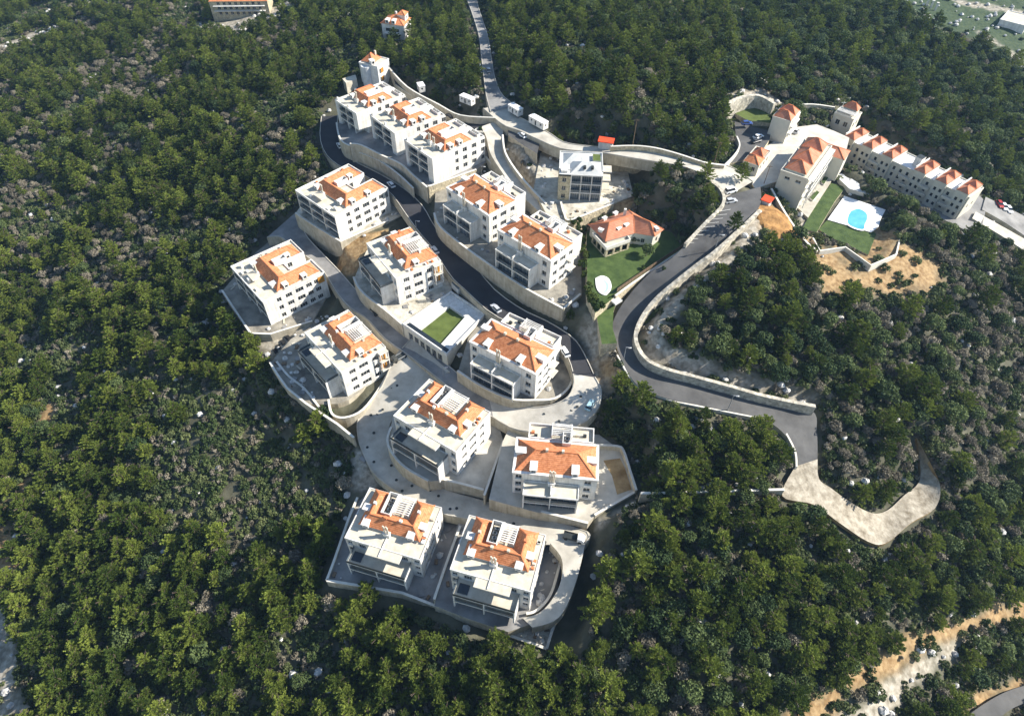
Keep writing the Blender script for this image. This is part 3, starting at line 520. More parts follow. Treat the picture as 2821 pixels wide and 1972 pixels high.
def dormer(root, x, y, z, rz, wd=1.7, dp=2.4, ht=1.5):
    if 'd' not in DM:
        mb = MB(); mb.wallgrid((-wd/2, -dp/2), (wd/2, -dp/2), 0, ht, [(.35, wd-.35, .25, ht-.25)], rev=.3)
        mb.box(-wd/2, -wd/2+.1, -dp/2+.01, dp/2, 0, ht-.01).box(wd/2-.1, wd/2, -dp/2+.01, dp/2, 0, ht-.01).box(-wd/2-.15, wd/2+.15, -dp/2-.25, dp/2+.3, ht, ht+.16)
        DM['d'] = mb.mesh('dormer', ['white']); DM['p'] = MB().box(-wd/2+.3, wd/2-.3, -dp/2+.28, -dp/2+.34, .2, ht-.2).mesh('pane', ['glass'])
    o = inst(DM['d'], 'dormer', root, (x, y, z), rz); inst(DM['p'], 'pane', o, (0, 0, 0)); return o
def chimney(root, x, y, z, top, n=4, rz=0., lean=.2):
    o = MB().box(-.9, .9, -.45, .45, 0, 1.5).box(-1.0, 1.0, -.55, .55, 1.5, 1.62).obj('chimney', 'white', root); o.location = (x, y, z); o.rotation_euler = (0, 0, rz)
    fl = MB().cyl(0, 0, 1.62, top-z, .17, n=8).cyl(0, 0, top-z, top-z+.25, .26, .2, n=8).mesh('flue', ['deck'])
    for k in range(n): inst(fl, 'flue', o, (-.62+1.24*k/max(n-1, 1), .12*(-1)**k, 0))
    return o
def pergola(root, x0, x1, y0, y1, z, n=8):
    o = MB().box(x0, x0+.2, y0, y1, z, z+.25).box(x1-.2, x1, y0, y1, z, z+.25).obj('pergola', 'white', root)
    sm = MB().box(x0+.2, x1-.2, -.11, .11, .02, .24).mesh('slat', ['white'])
    for k in range(n): inst(sm, 'slat', o, (0, y0+.3+(y1-y0-.6)*k/(n-1), z))
    return o
AC = {}
def ac_unit(root, x, y, z, rz=0.):
    if not AC:
        AC['b'] = MB().box(-.55, .55, -.4, .4, 0, .95).mesh('ac_unit', ['metal']); AC['f'] = MB().cyl(0, 0, .95, 1.02, .34, n=10).mesh('fan', ['dark'])
    o = inst(AC['b'], 'ac_unit', root, (x, y, z), rz); inst(AC['f'], 'fan', o, (0, 0, 0)); return o
def well(root, x0, x1, y0, y1, z, h, rs):         # open plant enclosure on the roof
    o = ring(root, 'plant_enclosure', x0, x1, y0, y1, z, z+h, .2, 'white')
    k = 0
    for yy in np.arange(y0+.9, y1-.6, 1.3): ac_unit(root, (x0+x1)/2+rs.uniform(-.3, .3), float(yy), z, rs.uniform(-.3, .3))
    return o
def loggia(root, x0, x1, yf, yb, z0, nst, hs, bays, depth=1.5, roof=True, piers=True, name='balcony'):
    for k in range(nst+1):
        if k == 0: continue
        z = z0+k*hs
        slab(root, name, x0, x1, yf, yb-.003, z-.32, z, 'white', 'deck')
    xs = [x0+(x1-x0)*i/bays for i in range(bays+1)]
    for i, x in enumerate(xs):
        wl = .3 if 0 < i < bays else .35
        a = x if i == 0 else (x-wl if i == bays else x-wl/2)
        for k in range(nst): slab(root, 'pier', a, a+wl, yf+.06, yb-.006, z0+k*hs, z0+(k+1)*hs-.32, 'white')
    for i in range(bays):
        for k in range(nst):
            a, b_ = xs[i]+.36, xs[i+1]-.36
            g = MB().box(a, b_, yf+depth, yf+depth+.06, z0+k*hs+.004, z0+(k+1)*hs-.33).obj('glass_wall', 'glassb', root)
            fr = MB()
            for q in range(5): xx = a+(b_-a)*q/4; fr.box(xx-.04, xx+.04, yf+depth-.05, yf+depth-.003, z0+k*hs+.01, z0+(k+1)*hs-.34)
            fr.obj('mullion', 'metal', g)
            if k: MB().box(a, b_, yf+.1, yf+.14, z0+k*hs+.004, z0+k*hs+.95).obj('railing', 'glassb', root)
def rows(cols, hs, n=3, lo=.75, hi=2.55): return [(a, b_, k*hs+lo, k*hs+hi) for a, b_ in ((p-.32, q+.32) for p, q in cols) for k in range(n)]
def apartment(k, label):
    kind, cx, cy, zb, yaw, W, D, H = APT[k]; rs = random.Random(k); hs = H/3
    r = tag(empty('apartment_block', (cx, cy, zb), R(yaw)), label, 'apartment building', 'terracotta-roofed apartment blocks'); X, Y = W/2, D/2
    cl = lambda *f: [(D*a-wd/2, D*a+wd/2) for a, wd in f]; cw = lambda *f: [(W*a-wd/2, W*a+wd/2) for a, wd in f]
    base = -3.
    if kind == 'T':
        hl = {1: rows(cl((.22, 1.4), (.47, 2.4), (.74, 1.4)), hs), 3: rows(cl((.3, 1.4), (.7, 1.4)), hs), 0: rows(cw((.055, .7), (.945, .7)), hs)+[(W*a-1., W*a+1., 2*hs+.15, 2*hs+2.5) for a in (.22, .4, .6, .78)],
              2: rows(cw((.15, 1.4), (.85, 1.4)), hs, 3)}
        block(r, rect(-X, X, -Y, Y), base, H, hl, sill=True)
        slab(r, 'terrace', -X, X, -Y, Y, H, H+.12, 'white', 'deck'); ring(r, 'parapet', -X-.06, X+.06, -Y-.06, Y+.06, H-.25, H+.3, .22, 'white')
        x0, x1, y0, y1, a, ze = -X+2.0, X-1.7, -Y+4.2, Y-.3, 5.0, H+.9
        for q in ((x0+.2, x1-.2, y0+.2, y0+a-.2), (x0+.2, x0+a-.2, y0+a-.2, y1-.2), (x1-a+.2, x1-.2, y0+a-.2, y1-.2)): slab(r, 'attic_wall', *q, H+.12, ze-.002, 'white')
        uroof(r, x0, x1, y0, y1, a, ze, 2.4)
        well(r, x0+a-.3, x0+a+2.3, y0+a-1.2, y1-.6, H+.6, 2.5, rs); slab(r, 'court_wall', x0+a+2.32, x0+a+2.5, y0+a-.2, y1-.3, H+.12, H+2.6, 'white')
        pergola(r, x0+a+2.55, x1-a-.05, y0+a+.1, y1-.1, H+2.0, 9)
        xc0, xc1 = -X+.33*W, -X+.77*W
        slab(r, 'canopy', xc0, xc1, -Y-2.5, -Y-.064, H-.28, H+.14, 'white', 'deck'); slab(r, 'divider', -.1, .1, -Y-2.2, y0-.9, H+.144, H+.42, 'white')
        px0, px1, yf = -X+.1*W, X-.13*W, -Y-4.6; ht = 2*hs
        loggia(r, px0, px1, yf, -Y, 0, 2, hs, 2, depth=1.6)
        for sx in ((px0, px0+.12), (px1-.12, px1)): slab(r, 'railing', sx[0], sx[1], yf+.16, -Y-.1, ht, ht+.95, 'glassb')
        slab(r, 'railing', px0, px1, yf+.02, yf+.14, ht, ht+.95, 'dark')
        slab(r, 'dark_opening_box', px0+.8, px0+3.4, yf+1., yf+3.4, ht+.004, ht+.3, 'glassb', 'glass')  # low box with dark top, stands in for a dark opening on the terrace
        chimney(r, -.2, y0-.55, H+.12, H+4.6)
        for sx in (-1, 1): dormer(r, sx*W*.3-.1, y0+.9, ze-.25, 0)
        dormer(r, x1-.9, .3, ze-.25, R(90)); dormer(r, x0+.9, 1.2, ze-.25, R(-90))
        for q in ((-1.5, y0+a/2), (2.6, y0+a/2+.2), (x1-a/2, 3.), (x0+a/2, 2.2)): slab(r, 'vent', q[0]-.35, q[0]+.35, q[1]-.35, q[1]+.35, ze+1.6, ze+3.1, rs.choice(['white', 'deck', 'ridge']))
        for q in range(5): slab(r, 'planter', *(lambda a_, b_: (a_, a_+.8, b_, b_+.6))(rs.uniform(X-1.6, X-1.3), rs.uniform(-Y+4, Y-2)), H+.124, H+.75, rs.choice(['deck', 'white', 'ridge']))
        if k in (6, 9):
            slab(r, 'loggia_frame', X+.004, X+1.6, Y-3.2, Y-.2, hs-.3, hs, 'white', 'deck'); slab(r, 'loggia_frame', X+.004, X+1.6, Y-3.2, Y-.2, 2*hs-.3, 2*hs, 'white', 'deck'); slab(r, 'loggia_frame', X+.004, X+1.6, Y-3.2, Y-.2, H-.3, H, 'white', 'deck')
            for q in (1, 2): [slab(r, 'blind', X+.5, X+.56, Y-3.+e0, Y-2.2+e0, q*hs+.004, (q+1)*hs-.31, 'curtain') for e0 in (.1, 1.3)]; slab(r, 'loggia_post', X+1.3, X+1.55, Y-3.15, Y-2.9, q*hs+.004, (q+1)*hs-.31, 'white'); slab(r, 'loggia_post', X+1.3, X+1.55, Y-.5, Y-.25, q*hs+.004, (q+1)*hs-.31, 'white')
    elif kind == 'Q':
        hl = {1: rows(cl((.2, 1.2), (.5, 2.), (.82, 1.2)), hs, 3), 0: rows(cw((.07, 1.0), (.89, 1.1)), hs), 3: rows(cl((.35, 1.2), (.7, 1.2)), hs), 2: rows(cw((.2, 1.3), (.8, 1.3)), hs)}
        block(r, rect(-X, X, -Y, Y), base, H, hl, m='white' if k not in (8, 12) else 'white', sill=True)
        ring(r, 'parapet', -X-.18, X+.18, -Y-.18, Y+.18, H-.35, H+.3, .75, 'white'); slab(r, 'gutter', -X+.58, X-.58, -Y+.58, Y-.58, H-.1, H+.08, 'greywall')
        hiproof(r, -X+.45, X-.45, -Y+.45, Y-.45, H+.2, 3.2)
        dx0, dx1, dz = -X+.14*W, X-.06*W, H-.3
        block(r, rect(dx0, dx1, Y+.004, Y+5.), base, dz, {1: [], 2: [(w_-.6, w_+.6, 2*hs+.9, 2*hs+2.2) for w_ in (3, 8, 13)]}, name='rear_wall')
        slab(r, 'roof_deck', dx0, dx1, Y+.19, Y+5., dz, dz+.1, 'white', 'deck'); ring(r, 'parapet', dx0-.05, dx1+.05, Y+.2, Y+5.05, dz-.2, dz+.9, .28, 'white')
        m0 = dx0+(dx1-dx0)*.35; m1 = dx0+(dx1-dx0)*.66
        pergola(r, m0, m1, Y+.6, Y+4.7, dz+2.0, 7)
        for q in (m0, m1): slab(r, 'deck_wall', q-.1, q+.1, Y+.5, Y+4.76, dz+.104, dz+1.98, 'white')
        well(r, m1-2.4, m1-.2, Y-2.2, Y+1.6, H+.9, 1.9, rs)
        for q in range(4): slab(r, 'deck_box', *(lambda a_, b_: (a_, a_+.9, b_, b_+.7))(rs.uniform(m1+.8, dx1-1.6) if q % 2 else rs.uniform(dx0+.6, m0-1.6), rs.uniform(Y+.8, Y+3.8)), dz+.104, dz+.9, rs.choice(['deck', 'ridge', 'dark']))
        px0, px1, yf = -X+.14*W, -X+.79*W, -Y-4.4; ht = H-hs+.25
        loggia(r, px0, px1, yf, -Y, 0, 3 if False else 2, ht/2, 2, depth=1.2)
        ring(r, 'parapet', px0-.05, px1+.05, yf-.05, -Y-.19, ht+.004, ht+.3, .2, 'white'); slab(r, 'divider', (px0+px1)/2-.12, (px0+px1)/2+.12, yf+.16, -Y-1.4, ht+.004, ht+1.1, 'white')
        chimney(r, (px0+px1)/2, -Y-.85, ht, H+3.4)
        for a_ in (.24, .73): dormer(r, -X+W*a_, -Y+1.5, H+.2, 0)
        dormer(r, X-1.6, -.4, H+.2, R(90)); dormer(r, -X+1.6, .6, H+.2, R(-90))
        for a_ in (-.12, .07): slab(r, 'vent', W*a_-.35, W*a_+.35, -.35, .35, H+2.4, H+4.1, 'deck')
        if k in (8, 10): [slab(r, 'side_balcony', X+.004, X+1.5, Y-4, Y-.6, q*hs-.25, q*hs, 'white', 'deck') for q in (1, 2)]
    elif kind == 'R':
        hl = {1: rows(cl((.28, .8), (.44, 1.3), (.62, 1.5), (.8, 1.3)), hs), 3: rows(cl((.4, 1.2), (.7, 1.2)), hs), 2: rows(cw((.25, 1.4), (.75, 1.4)), hs), 0: []}
        block(r, rect(-X, X, -Y+4.2, Y), base, H, hl)
        block(r, [(X-3.2, -Y), (X, -Y), (X, -Y+4.196), (X-3.2, -Y+4.196)], base if k != 1 else 2.6, H, {}, name='wing_wall')
        block(r, [(-X, -Y), (-X+1.6, -Y), (-X+1.6, -Y+4.196), (-X, -Y+4.196)], base, H, {}, name='wing_wall', m='greywall')
        loggia(r, -X+1.62, X-3.22, -Y+.15, -Y+4.2, 0, 3, hs-.005, 2, depth=1.3)
        slab(r, 'terrace', -X, X, -Y, Y, H, H+.12, 'white', 'deck'); ring(r, 'parapet', -X-.06, X+.06, -Y-.06, Y+.06, H-.3, H+.6, .3, 'white')
        x0, x1, y0, y1, a, ze = -X+.9, X-1.0, -Y+6.2, Y-5.6, min(5.4, W*.31), H+.75
        for q in ((x0+.2, x1-.2, y0+.2, y0+a-.2), (x0+.2, x0+a-.2, y0+a-.2, y1-.2), (x1-a+.2, x1-.2, y0+a-.2, y1-.2)): slab(r, 'attic_wall', *q, H+.12, ze-.002, 'white')
        uroof(r, x0, x1, y0, y1, a, ze, 2.3)
        well(r, x0+a+.1, x0+a+2.2, y0+a-.6, y1-1.2, H+.6, 2.0, rs); slab(r, 'court_deck', x0+a+2.3, x1-a-.1, y0+a, Y-.4, H+.124, H+1.2, 'white')
        for sx in (-1, 1):
            ring(r, 'planter_box', sx*X*.52-2.4, sx*X*.52+2.4, Y-2.0, Y-.35, H+.124, H+1.0, .2, 'white')
        slab(r, 'divider', -.12, .12, Y-5.4, Y-2.2, H+1.204, H+2.2, 'white')
        chimney(r, -.2, y0-.6, H+.12, H+4.4, 4)
        if k == 3: chimney(r, 2.6, y0-.8, H+.12, H+4.2, 4)
        for sx in (-1, 1): dormer(r, sx*(X-3.6), y0+.6, ze-.3, 0)
        for yy in (y0+3.2, y0+7.4): dormer(r, x1-.8, yy, ze-.2, R(90))
        for q in ((-X+.9, -Y+.9), (1.2, -Y+.8)): slab(r, 'vent', q[0]-.4, q[0]+.4, q[1]-.3, q[1]+.3, H+.124, H+1.5, 'white')
    else:  # S: two arms with an open notch at the back
        n0, n1, yn = -X+.40*W, -X+.62*W, Y-.36*D
        pts = [(-X, -Y+3.), (X, -Y+3.), (X, Y), (n1, Y), (n1, yn), (n0, yn), (n0, Y), (-X, Y)]
        Dl = D-3.
        hl = {1: rows([(Dl*a_-w_/2, Dl*a_+w_/2) for a_, w_ in ((.12, .9), (.3, 1.6), (.5, 2.2), (.68, 1.4), (.83, 1.4))], hs), 5: [(1.5, 3.2, 2*hs+.3, 2*hs+2.4)],
              6: [(Y-yn-4.4, Y-yn-2.4, 2*hs+.2, 2*hs+2.5)], 7: rows([(3, 4.4)], hs), 8: []}
        block(r, pts, base, H, hl)
        mb = MB(); mb.poly([(p[0], p[1], H+.12) for p in [(-X, -Y), (X, -Y)]+pts[2:]]); mb.obj('terrace', 'deck', r)
        loggia(r, -X, X, -Y, -Y+3., 0, 3, hs-.005, 3, depth=1.4)
        pr = MB(); op = [(-X, -Y), (X, -Y)]+pts[2:]
        for i in range(len(op)):
            a_, b_ = Vector(op[i]), Vector(op[(i+1) % len(op)]); e = (b_-a_).normalized(); nn = Vector((e.y, -e.x)); q = [a_+nn*.06, b_+nn*.06, b_-nn*.25, a_-nn*.25]
            zz = H-.3-i*.004; pr.prism([tuple(v) for v in q], zz, H+.55+i*.004)
        pr.obj('parapet', 'white', r)
        x0, x1, y0, y1, a, ze = -X+3.0, X-1.3, -Y+6., Y-1.2, 6.0, H+.7
        a = (x1-x0-(n1-n0)-.6)/2 if False else 6.0
        for q in ((x0+.2, x1-.2, y0+.2, y0+a-.2), (x0+.2, min(x0+a-.2, n0-.4), y0+a-.2, y1-.2), (max(x1-a+.2, n1+.4), x1-.2, y0+a-.2, y1-.2)): slab(r, 'attic_wall', *q, H+.124, ze-.002, 'white')
        uroof(r, x0, x1, y0, y1, a, ze, 2.6)
        well(r, x0+a-.5, x0+a+1.6, y0+a-.6, y0+a+4.2, H+.6, 2.2, rs)
        slab(r, 'notch_deck', n0+.004, n1-.004, yn+.07, Y-.1, 2*hs-.3, 2*hs, 'white', 'deck')
        chimney(r, -1.8, y0-.9, H+.124, H+4.6, 4); slab(r, 'canopy', -3.2, 1.6, -Y+2., y0-1.6, H+1.5, H+1.75, 'white', 'deck')
        for sx in (x0+2., x1-3.4): dormer(r, sx, y0+.7, ze-.3, 0)
        for yy in (y0+3.4, y0+10.4): dormer(r, x1-.9, yy, ze-.25, R(90))
        dormer(r, x0+a-1.0, y1-4.6, ze-.25, R(90))
        for q in range(6): slab(r, 'planter', *(lambda a_, b_: (a_, a_+.8, b_, b_+.6))(rs.uniform(-X+.8, -X+2.), rs.uniform(-Y+3, Y-3)), H+.124, H+.8, rs.choice(['deck', 'white', 'ridge']))
        for q in range(5): slab(r, 'roof_box', *(lambda a_, b_: (a_, a_+1.2, b_, b_+.8))(rs.uniform(-X+2, X-3), rs.uniform(-Y+.8, -Y+3)), H+.124, H+rs.uniform(.6, 1.4), 'white')
        slab(r, 'blind', X-.0+.02, X+.08, Y-3.0, Y-.6, 2*hs+.3, 3*hs-.5, 'curtain' if k == 5 else 'glassb')
    return r
AL = {1: 'uppermost left apartment block of the top row, beside the curving dark road', 2: 'middle apartment block of the three in the top row', 3: 'right-hand apartment block of the top row, tall white side wall with windows',
 4: 'grey clad apartment block with split roof above the ochre earth bank', 5: 'leftmost apartment block, white side wall with dark windows, next to the forest',
 6: 'apartment block with pergola beside the sunken green turf court', 7: 'apartment block with glazed balconies below the stone garden wall of the top row', 8: 'apartment block above the long curved retaining wall, nearest the villa',
 9: 'white apartment block above the blue shaded yard and oval garden', 10: 'apartment block inside the loop of paved road, with curved sunken garden', 11: 'central lower apartment block inside the curved road bend',
 12: 'front-facing apartment block with wide hip roof beside the red soil patch', 13: 'lowest left apartment block, above the outer boundary wall', 14: 'lowest right apartment block, beside the curved ramp wall'}
for k in APT: apartment(k, AL[k])
# ------------------------------------------------------------------ surface under a pixel (plots and roads first, else hillside)
_SURF = []
for (nm, z, px, mt, ms) in PLOTS: _SURF.append((np.array(px, float), z))
for nm, mt, LR in ROADG:
    for i in range(len(LR)-1):
        q = np.array([LR[i][0], LR[i][1], LR[i+1][1], LR[i+1][0]]); _SURF.append((pj(q)[:, :2], float(q[:, 2].mean())))
def S(px, py):
    best = None
    for P, z in _SURF:
        if (P[:, 0].min() <= px <= P[:, 0].max()) and (P[:, 1].min() <= py <= P[:, 1].max()) and pdist(np.array(px*1.), np.array(py*1.), P) < 0:
            best = z if best is None else max(best, z)
    return U(px, py, best+.05) if best is not None else G(px, py)
def xywin(L, n, wd, z0, z1, mg=.1): return [(L*(mg+(1-2*mg)*(i+.5)/n)-wd/2, L*(mg+(1-2*mg)*(i+.5)/n)+wd/2, z0, z1) for i in range(n)]
# sunken club building with turf court
zc = 9.3
co = [U(a, b, zc)[:2] for a, b in ((1110,895),(1231,979),(1337,868),(1243,806))]; ci = [U(a, b, zc)[:2] for a, b in ((1156,908),(1211,952),(1281,873),(1238,843))]
c0 = np.mean(co, 0); r = tag(empty('club_building', (c0[0], c0[1], 3.)), 'low white club building sunk round a green turf court between the roads', 'building')
lc = [tuple(p-c0) for p in co]; li = [tuple(p-c0) for p in ci]; zt = zc-3.
mb = MB(); L0 = float(np.hypot(*(co[1]-co[0]))); hl = xywin(L0, 6, 2., 1.2, 4.6)
for i in range(4):
    j = (i+1) % 4; mb.wallgrid(lc[i], lc[j], -1.5, zt, hl if i == 0 else [])
    if i == 0: [put_window(r, lc[0], lc[1], h) for h in hl]
mb.obj('wall', 'cream', r)
mb = MB()
for i in range(4):
    j = (i+1) % 4; mb.poly([(*lc[i], zt), (*lc[j], zt), (*li[j], zt), (*li[i], zt)]); 
mb.obj('roof_deck', 'white', r)
mb = MB()
for i in range(4):
    j = (i+1) % 4; mb.poly([(*li[i], zt), (*li[j], zt), (*li[j], zt-1.3), (*li[i], zt-1.3)])
mb.obj('court_wall', 'concgrey', r); MB().poly([(*p, zt-1.0) for p in li]).obj('turf_court', 'turf', r)
pr = MB()
for i in range(4):
    a, b = np.array(lc[i]), np.array(lc[(i+1) % 4]); e = (b-a)/np.hypot(*(b-a)); nn = np.array([e[1], -e[0]]); q = [a+nn*.05, b+nn*.05, b-nn*.35, a-nn*.35]; pr.prism([tuple(v) for v in q], zt-.5-.004*i, zt+.7+.004*i)
pr.obj('parapet', 'white', r)
a, b = np.array(lc[0]), np.array(lc[1]); e = (b-a)/np.hypot(*(b-a)); nn = np.array([e[1], -e[0]])
MB().prism([tuple(a-nn*.6+e*.6), tuple(b-nn*.6-e*.6), tuple(b-nn*2.2-e*.8), tuple(a-nn*2.2+e*.8)], zt+.01, zt+.06).obj('glazed_strip', 'glass', r)
st = [U(x, y, zc+2.4)[:2]-c0 for x, y in ((1243,778),(1262,798),(1279,783),(1260,768))]
MB().prism([tuple(p) for p in st], zt, zt+2.4, 0, 1).obj('stair_kiosk', ['glassb', 'concgrey'], r)
# helper: simple rectangular house
def house(name, label, cat, cx, cy, zb, yaw, W, D, H, m='white', wins=None, deck=True, group=None, base=-3., cornice=True, sill=False):
    r = tag(empty(name, (cx, cy, zb), R(yaw)), label, cat, group)
    block(r, rect(-W/2, W/2, -D/2, D/2), base, H, wins or {}, m=m, sill=sill)
    if deck: slab(r, 'roof_deck', -W/2, W/2, -D/2, D/2, H, H+.1, 'white', 'deck')
    if cornice: ring(r, 'parapet', -W/2-.1, W/2+.1, -D/2-.1, D/2+.1, H-.2, H+.35, .35, m)
    return r
def corner(TR, yaw, W, D):
    e = np.array([math.cos(R(yaw)), math.sin(R(yaw))]); nn = np.array([-e[1], e[0]]); return np.array(TR[:2])-e*W/2+nn*D/2
# tower house behind the top row
W, D, H = 9.6, 9., 8.4; c = corner((-61.5, 283.), -25, W, D)
r = house('tower_house', 'small tower house with orange blinds behind the top row of blocks', 'house', c[0], c[1], 20.5, -25, W, D, H, wins={0: [(1.5, 3., 1, 2.6), (1.5, 3., 4, 5.6)], 1: [(1, 4.2, 1.2, 3.4), (1, 4.2, 4.8, 7)]})
hiproof(r, -W/2+.5, W/2-3, -D/2+1.2, D/2-1, H+.5, 2.8); slab(r, 'attic_wall', -W/2+.8, W/2-3.3, -D/2+1.5, D/2-1.3, H+.1, H+.498, 'white')
for z in (1.25, 4.85): slab(r, 'blind', W/2-.18, W/2-.12, -D/2+2.4, -D/2+4.1, z, z+2.1, 'curtain')
MB().cyl(-1.2, -D/2-.2, -2, H-.4, 2.2, n=18).obj('round_bay', 'greywall', r); dormer(r, 1.4, -D/2+1.2, H+.4, R(60)); slab(r, 'vent', -.3, .4, 1.2, 1.9, H+2.2, H+4, 'deck')
o = MB().prism([tuple(U(*p, 23.)[:2]) for p in ((943,217),(953,229),(983,218),(979,206))], 17, 23, 0, 0).obj('yard_platform', 'deck'); tag(o, 'bright cream platform left of the tower house', 'platform')
# white house above the village
W, D, H = 11.2, 9.5, 7.2; c = corner((-54.9, 322.2), -14, W, D)
r = house('white_house', 'detached white house with orange roof at the top of the picture', 'house', c[0], c[1], 23.6, -14, W, D, H, wins={0: [(1.8, 8.6, .8, 2.6), (1.8, 8.6, 4, 5.6)], 1: [(2, 3, 1, 2.5), (5, 6, 1, 2.5), (2, 3, 4, 5.6), (5, 6, 4, 5.6)]})
hiproof(r, -W/2, W/2, -D/2, D/2, H+.36, 2.6, ov=.4); block(r, rect(W/2-4.4, W/2-.6, D/2-5.4, D/2-1.2), H, H+3.4, {1: [(1.4, 2.4, H+1.4, H+2.6)]}, name='tower_wall'); hiproof(r, W/2-4.4, W/2-.6, D/2-5.4, D/2-1.2, H+3.4, 1.5, ov=.3, name='tower_roof')
for x in (-2.6, .6): dormer(r, x, -D/2+1.1, H+.5, 0)
slab(r, 'balcony', -W/2+1.2, W/2-1.6, -D/2-1.4, -D/2-.004, 3.3, 3.6, 'white'); slab(r, 'chimney', -.6, .2, 1, 1.8, H+1.5, H+4., 'white')
# grey concrete house
W, D, H = 14.8, 14.2, 10.2
r = tag(empty('concrete_house', (22.3, 199.3, 24.8), R(-3)), 'unfinished grey concrete house with buff stone side and open loggias', 'house'); X, Y = W/2, D/2
block(r, rect(-X, X, -Y+2.4, Y), -3, H, {3: [(3, 4.2, 4.4, 6), (7, 8.2, 4.4, 6), (3, 4.2, 7.6, 9.2)], 1: rows([(3, 5), (7.5, 9)], H/3)}, m='buff')
block(r, [(-X, -Y), (-X+4, -Y), (-X+4, -Y+2.396), (-X, -Y+2.396)], -3, H-.6, {0: [(1.2, 2.6, .9, 2.5), (1.2, 2.6, 4.1, 5.7), (1.2, 2.6, 7.3, 8.9)]}, m='buff', name='wing_wall')
loggia(r, -X+4.004, X, -Y, -Y+2.4, 0, 3, H/3, 3, depth=1.1)
slab(r, 'roof_deck', -X, X, -Y, Y, H+.004, H+.12, 'concgrey', 'concgrey'); hiproof(r, -X+3.6, X-.4, -Y+.4, Y-6, H+.14, 2.6, m='concgrey', caps=False); hiproof(r, -X+1.2, X-5, -Y+6.4, Y-.8, H+.14, 2.2, m='concgrey', name='rear_roof', caps=False)
for x in (.6, 3.2): slab(r, 'skylight', x, x+.9, -Y+1.6, -Y+3.0, H+1.35, H+2.1, 'dark')
ring(r, 'parapet', -X-.05, X+.05, -Y+2.5, Y+.05, H-.3, H+.5, .25, 'concgrey'); slab(r, 'roof_room', -X+.6, -X+2.8, -Y+.8, -Y+3, H-.59, H+1.0, 'white'); slab(r, 'roof_well', X-3.4, X-.8, Y-6.4, Y-2, H+.2, H+1., 'concgrey', 'turf')
for k in range(3): slab(r, 'side_balcony', X+.004, X+3., -Y+3, -Y+7, (k+1)*H/3-.3, (k+1)*H/3, 'white', 'deck')
# villa
ze, zr, zg = 26.6, 30., 22.3
E_ = [U(*p, ze) for p in ((1619,619),(1668,666),(1749,643),(1805,652),(1829,633),(1733,579))]; Rr = [U(*p, zr) for p in ((1679,612),(1745,591),(1792,611))]
c0 = np.mean(E_, 0); r = tag(empty('villa', (c0[0], c0[1], zg)), 'villa with angled salmon-orange tile roof beside the bright green lawn', 'house'); lo = lambda p: (p[0]-c0[0], p[1]-c0[1], p[2]-zg)
mb = MB(); e = [lo(p) for p in E_]; q = [lo(p) for p in Rr]
for f in ((e[0], e[1], q[0]), (e[1], e[2], q[1], q[0]), (e[2], e[3], q[2], q[1]), (e[3], e[4], q[2]), (e[4], e[5], q[1], q[2]), (e[5], e[0], q[0], q[1])): mb.slope(f)
mb.poly(e[::-1]); ro = mb.obj('roof', 'tile2', r)
rl = MB()
for a, b in ((q[0], q[1]), (q[1], q[2]), (e[0], q[0]), (e[1], q[0]), (e[2], q[1]), (e[3], q[2]), (e[4], q[2]), (e[5], q[1])): bar(rl, a, b, .12)
rl.obj('ridge_cap', 'ridge', ro)
cc = np.mean(e, 0); wp = [tuple(cc[:2]+(np.array(p[:2])-cc[:2])*.93) for p in e]; hl = {}
for i in range(6): L_ = math.dist(wp[i], wp[(i+1) % 6]); hl[i] = xywin(L_, max(1, int(L_/3.5)), 1.2, .8, 2.6) if L_ > 4 else []
block(r, wp, -2, ze-zg-.03, hl, m='cream')
tp = [U(*p, 25.6) for p in ((1632,646),(1670,687),(1736,664),(1712,632))]; tl = [tuple((p-c0)[:2]) for p in tp]; hl = {}
for i in range(4): L_ = math.dist(tl[i], tl[(i+1) % 4]); hl[i] = [h+('open',) for h in xywin(L_, 3, L_/4.6, .2, 2.5, .05)] if i < 2 else []
block(r, tl, -1, 3.2, hl, m='buff', name='porch_wall'); MB().prism(tl, 3.2, 3.3, 0, 0).obj('porch_deck', 'deck', r)
for i in range(3):
    a, b = np.array(tl[i]), np.array(tl[(i+1) % 4]); d = (b-a)/np.hypot(*(b-a)); nn = np.array([d[1], -d[0]]); MB().prism([tuple(v) for v in (a+nn*.1, b+nn*.1, b-nn*.2, a-nn*.2)], 2.9+i*.004, 4.1+i*.004).obj('parapet', 'coping', r)
MB().prism([tuple(cc[:2]+(np.array(v)-cc[:2])*.995) for v in ((np.array(tl[0])*.86+np.array(tl[2])*.14), np.array(tl[1])*.86+np.array(tl[3])*.14, np.array(tl[2])*.86+np.array(tl[0])*.14, np.array(tl[3])*.86+np.array(tl[1])*.14)], -1, 2.9).obj('porch_core', 'glass', r)
for p, z_, an in (((1704,632),27.2,-50), ((1725,622),27.5,-50), ((1655,636),27.3,-120), ((1808,632),27.3,30), ((1665,604),27.8,130), ((1695,590),27.9,130)):
    P = U(*p, z_+.6); dm_ = dormer(r, P[0]-c0[0], P[1]-c0[1], z_-zg+.35, R(an)); dm_.scale = (.62, .62, .62)
P = U(1723, 578, 31); slab(r, 'chimney', P[0]-c0[0]-.4, P[0]-c0[0]+.4, P[1]-c0[1]-.4, P[1]-c0[1]+.4, 5, 9., 'coping')
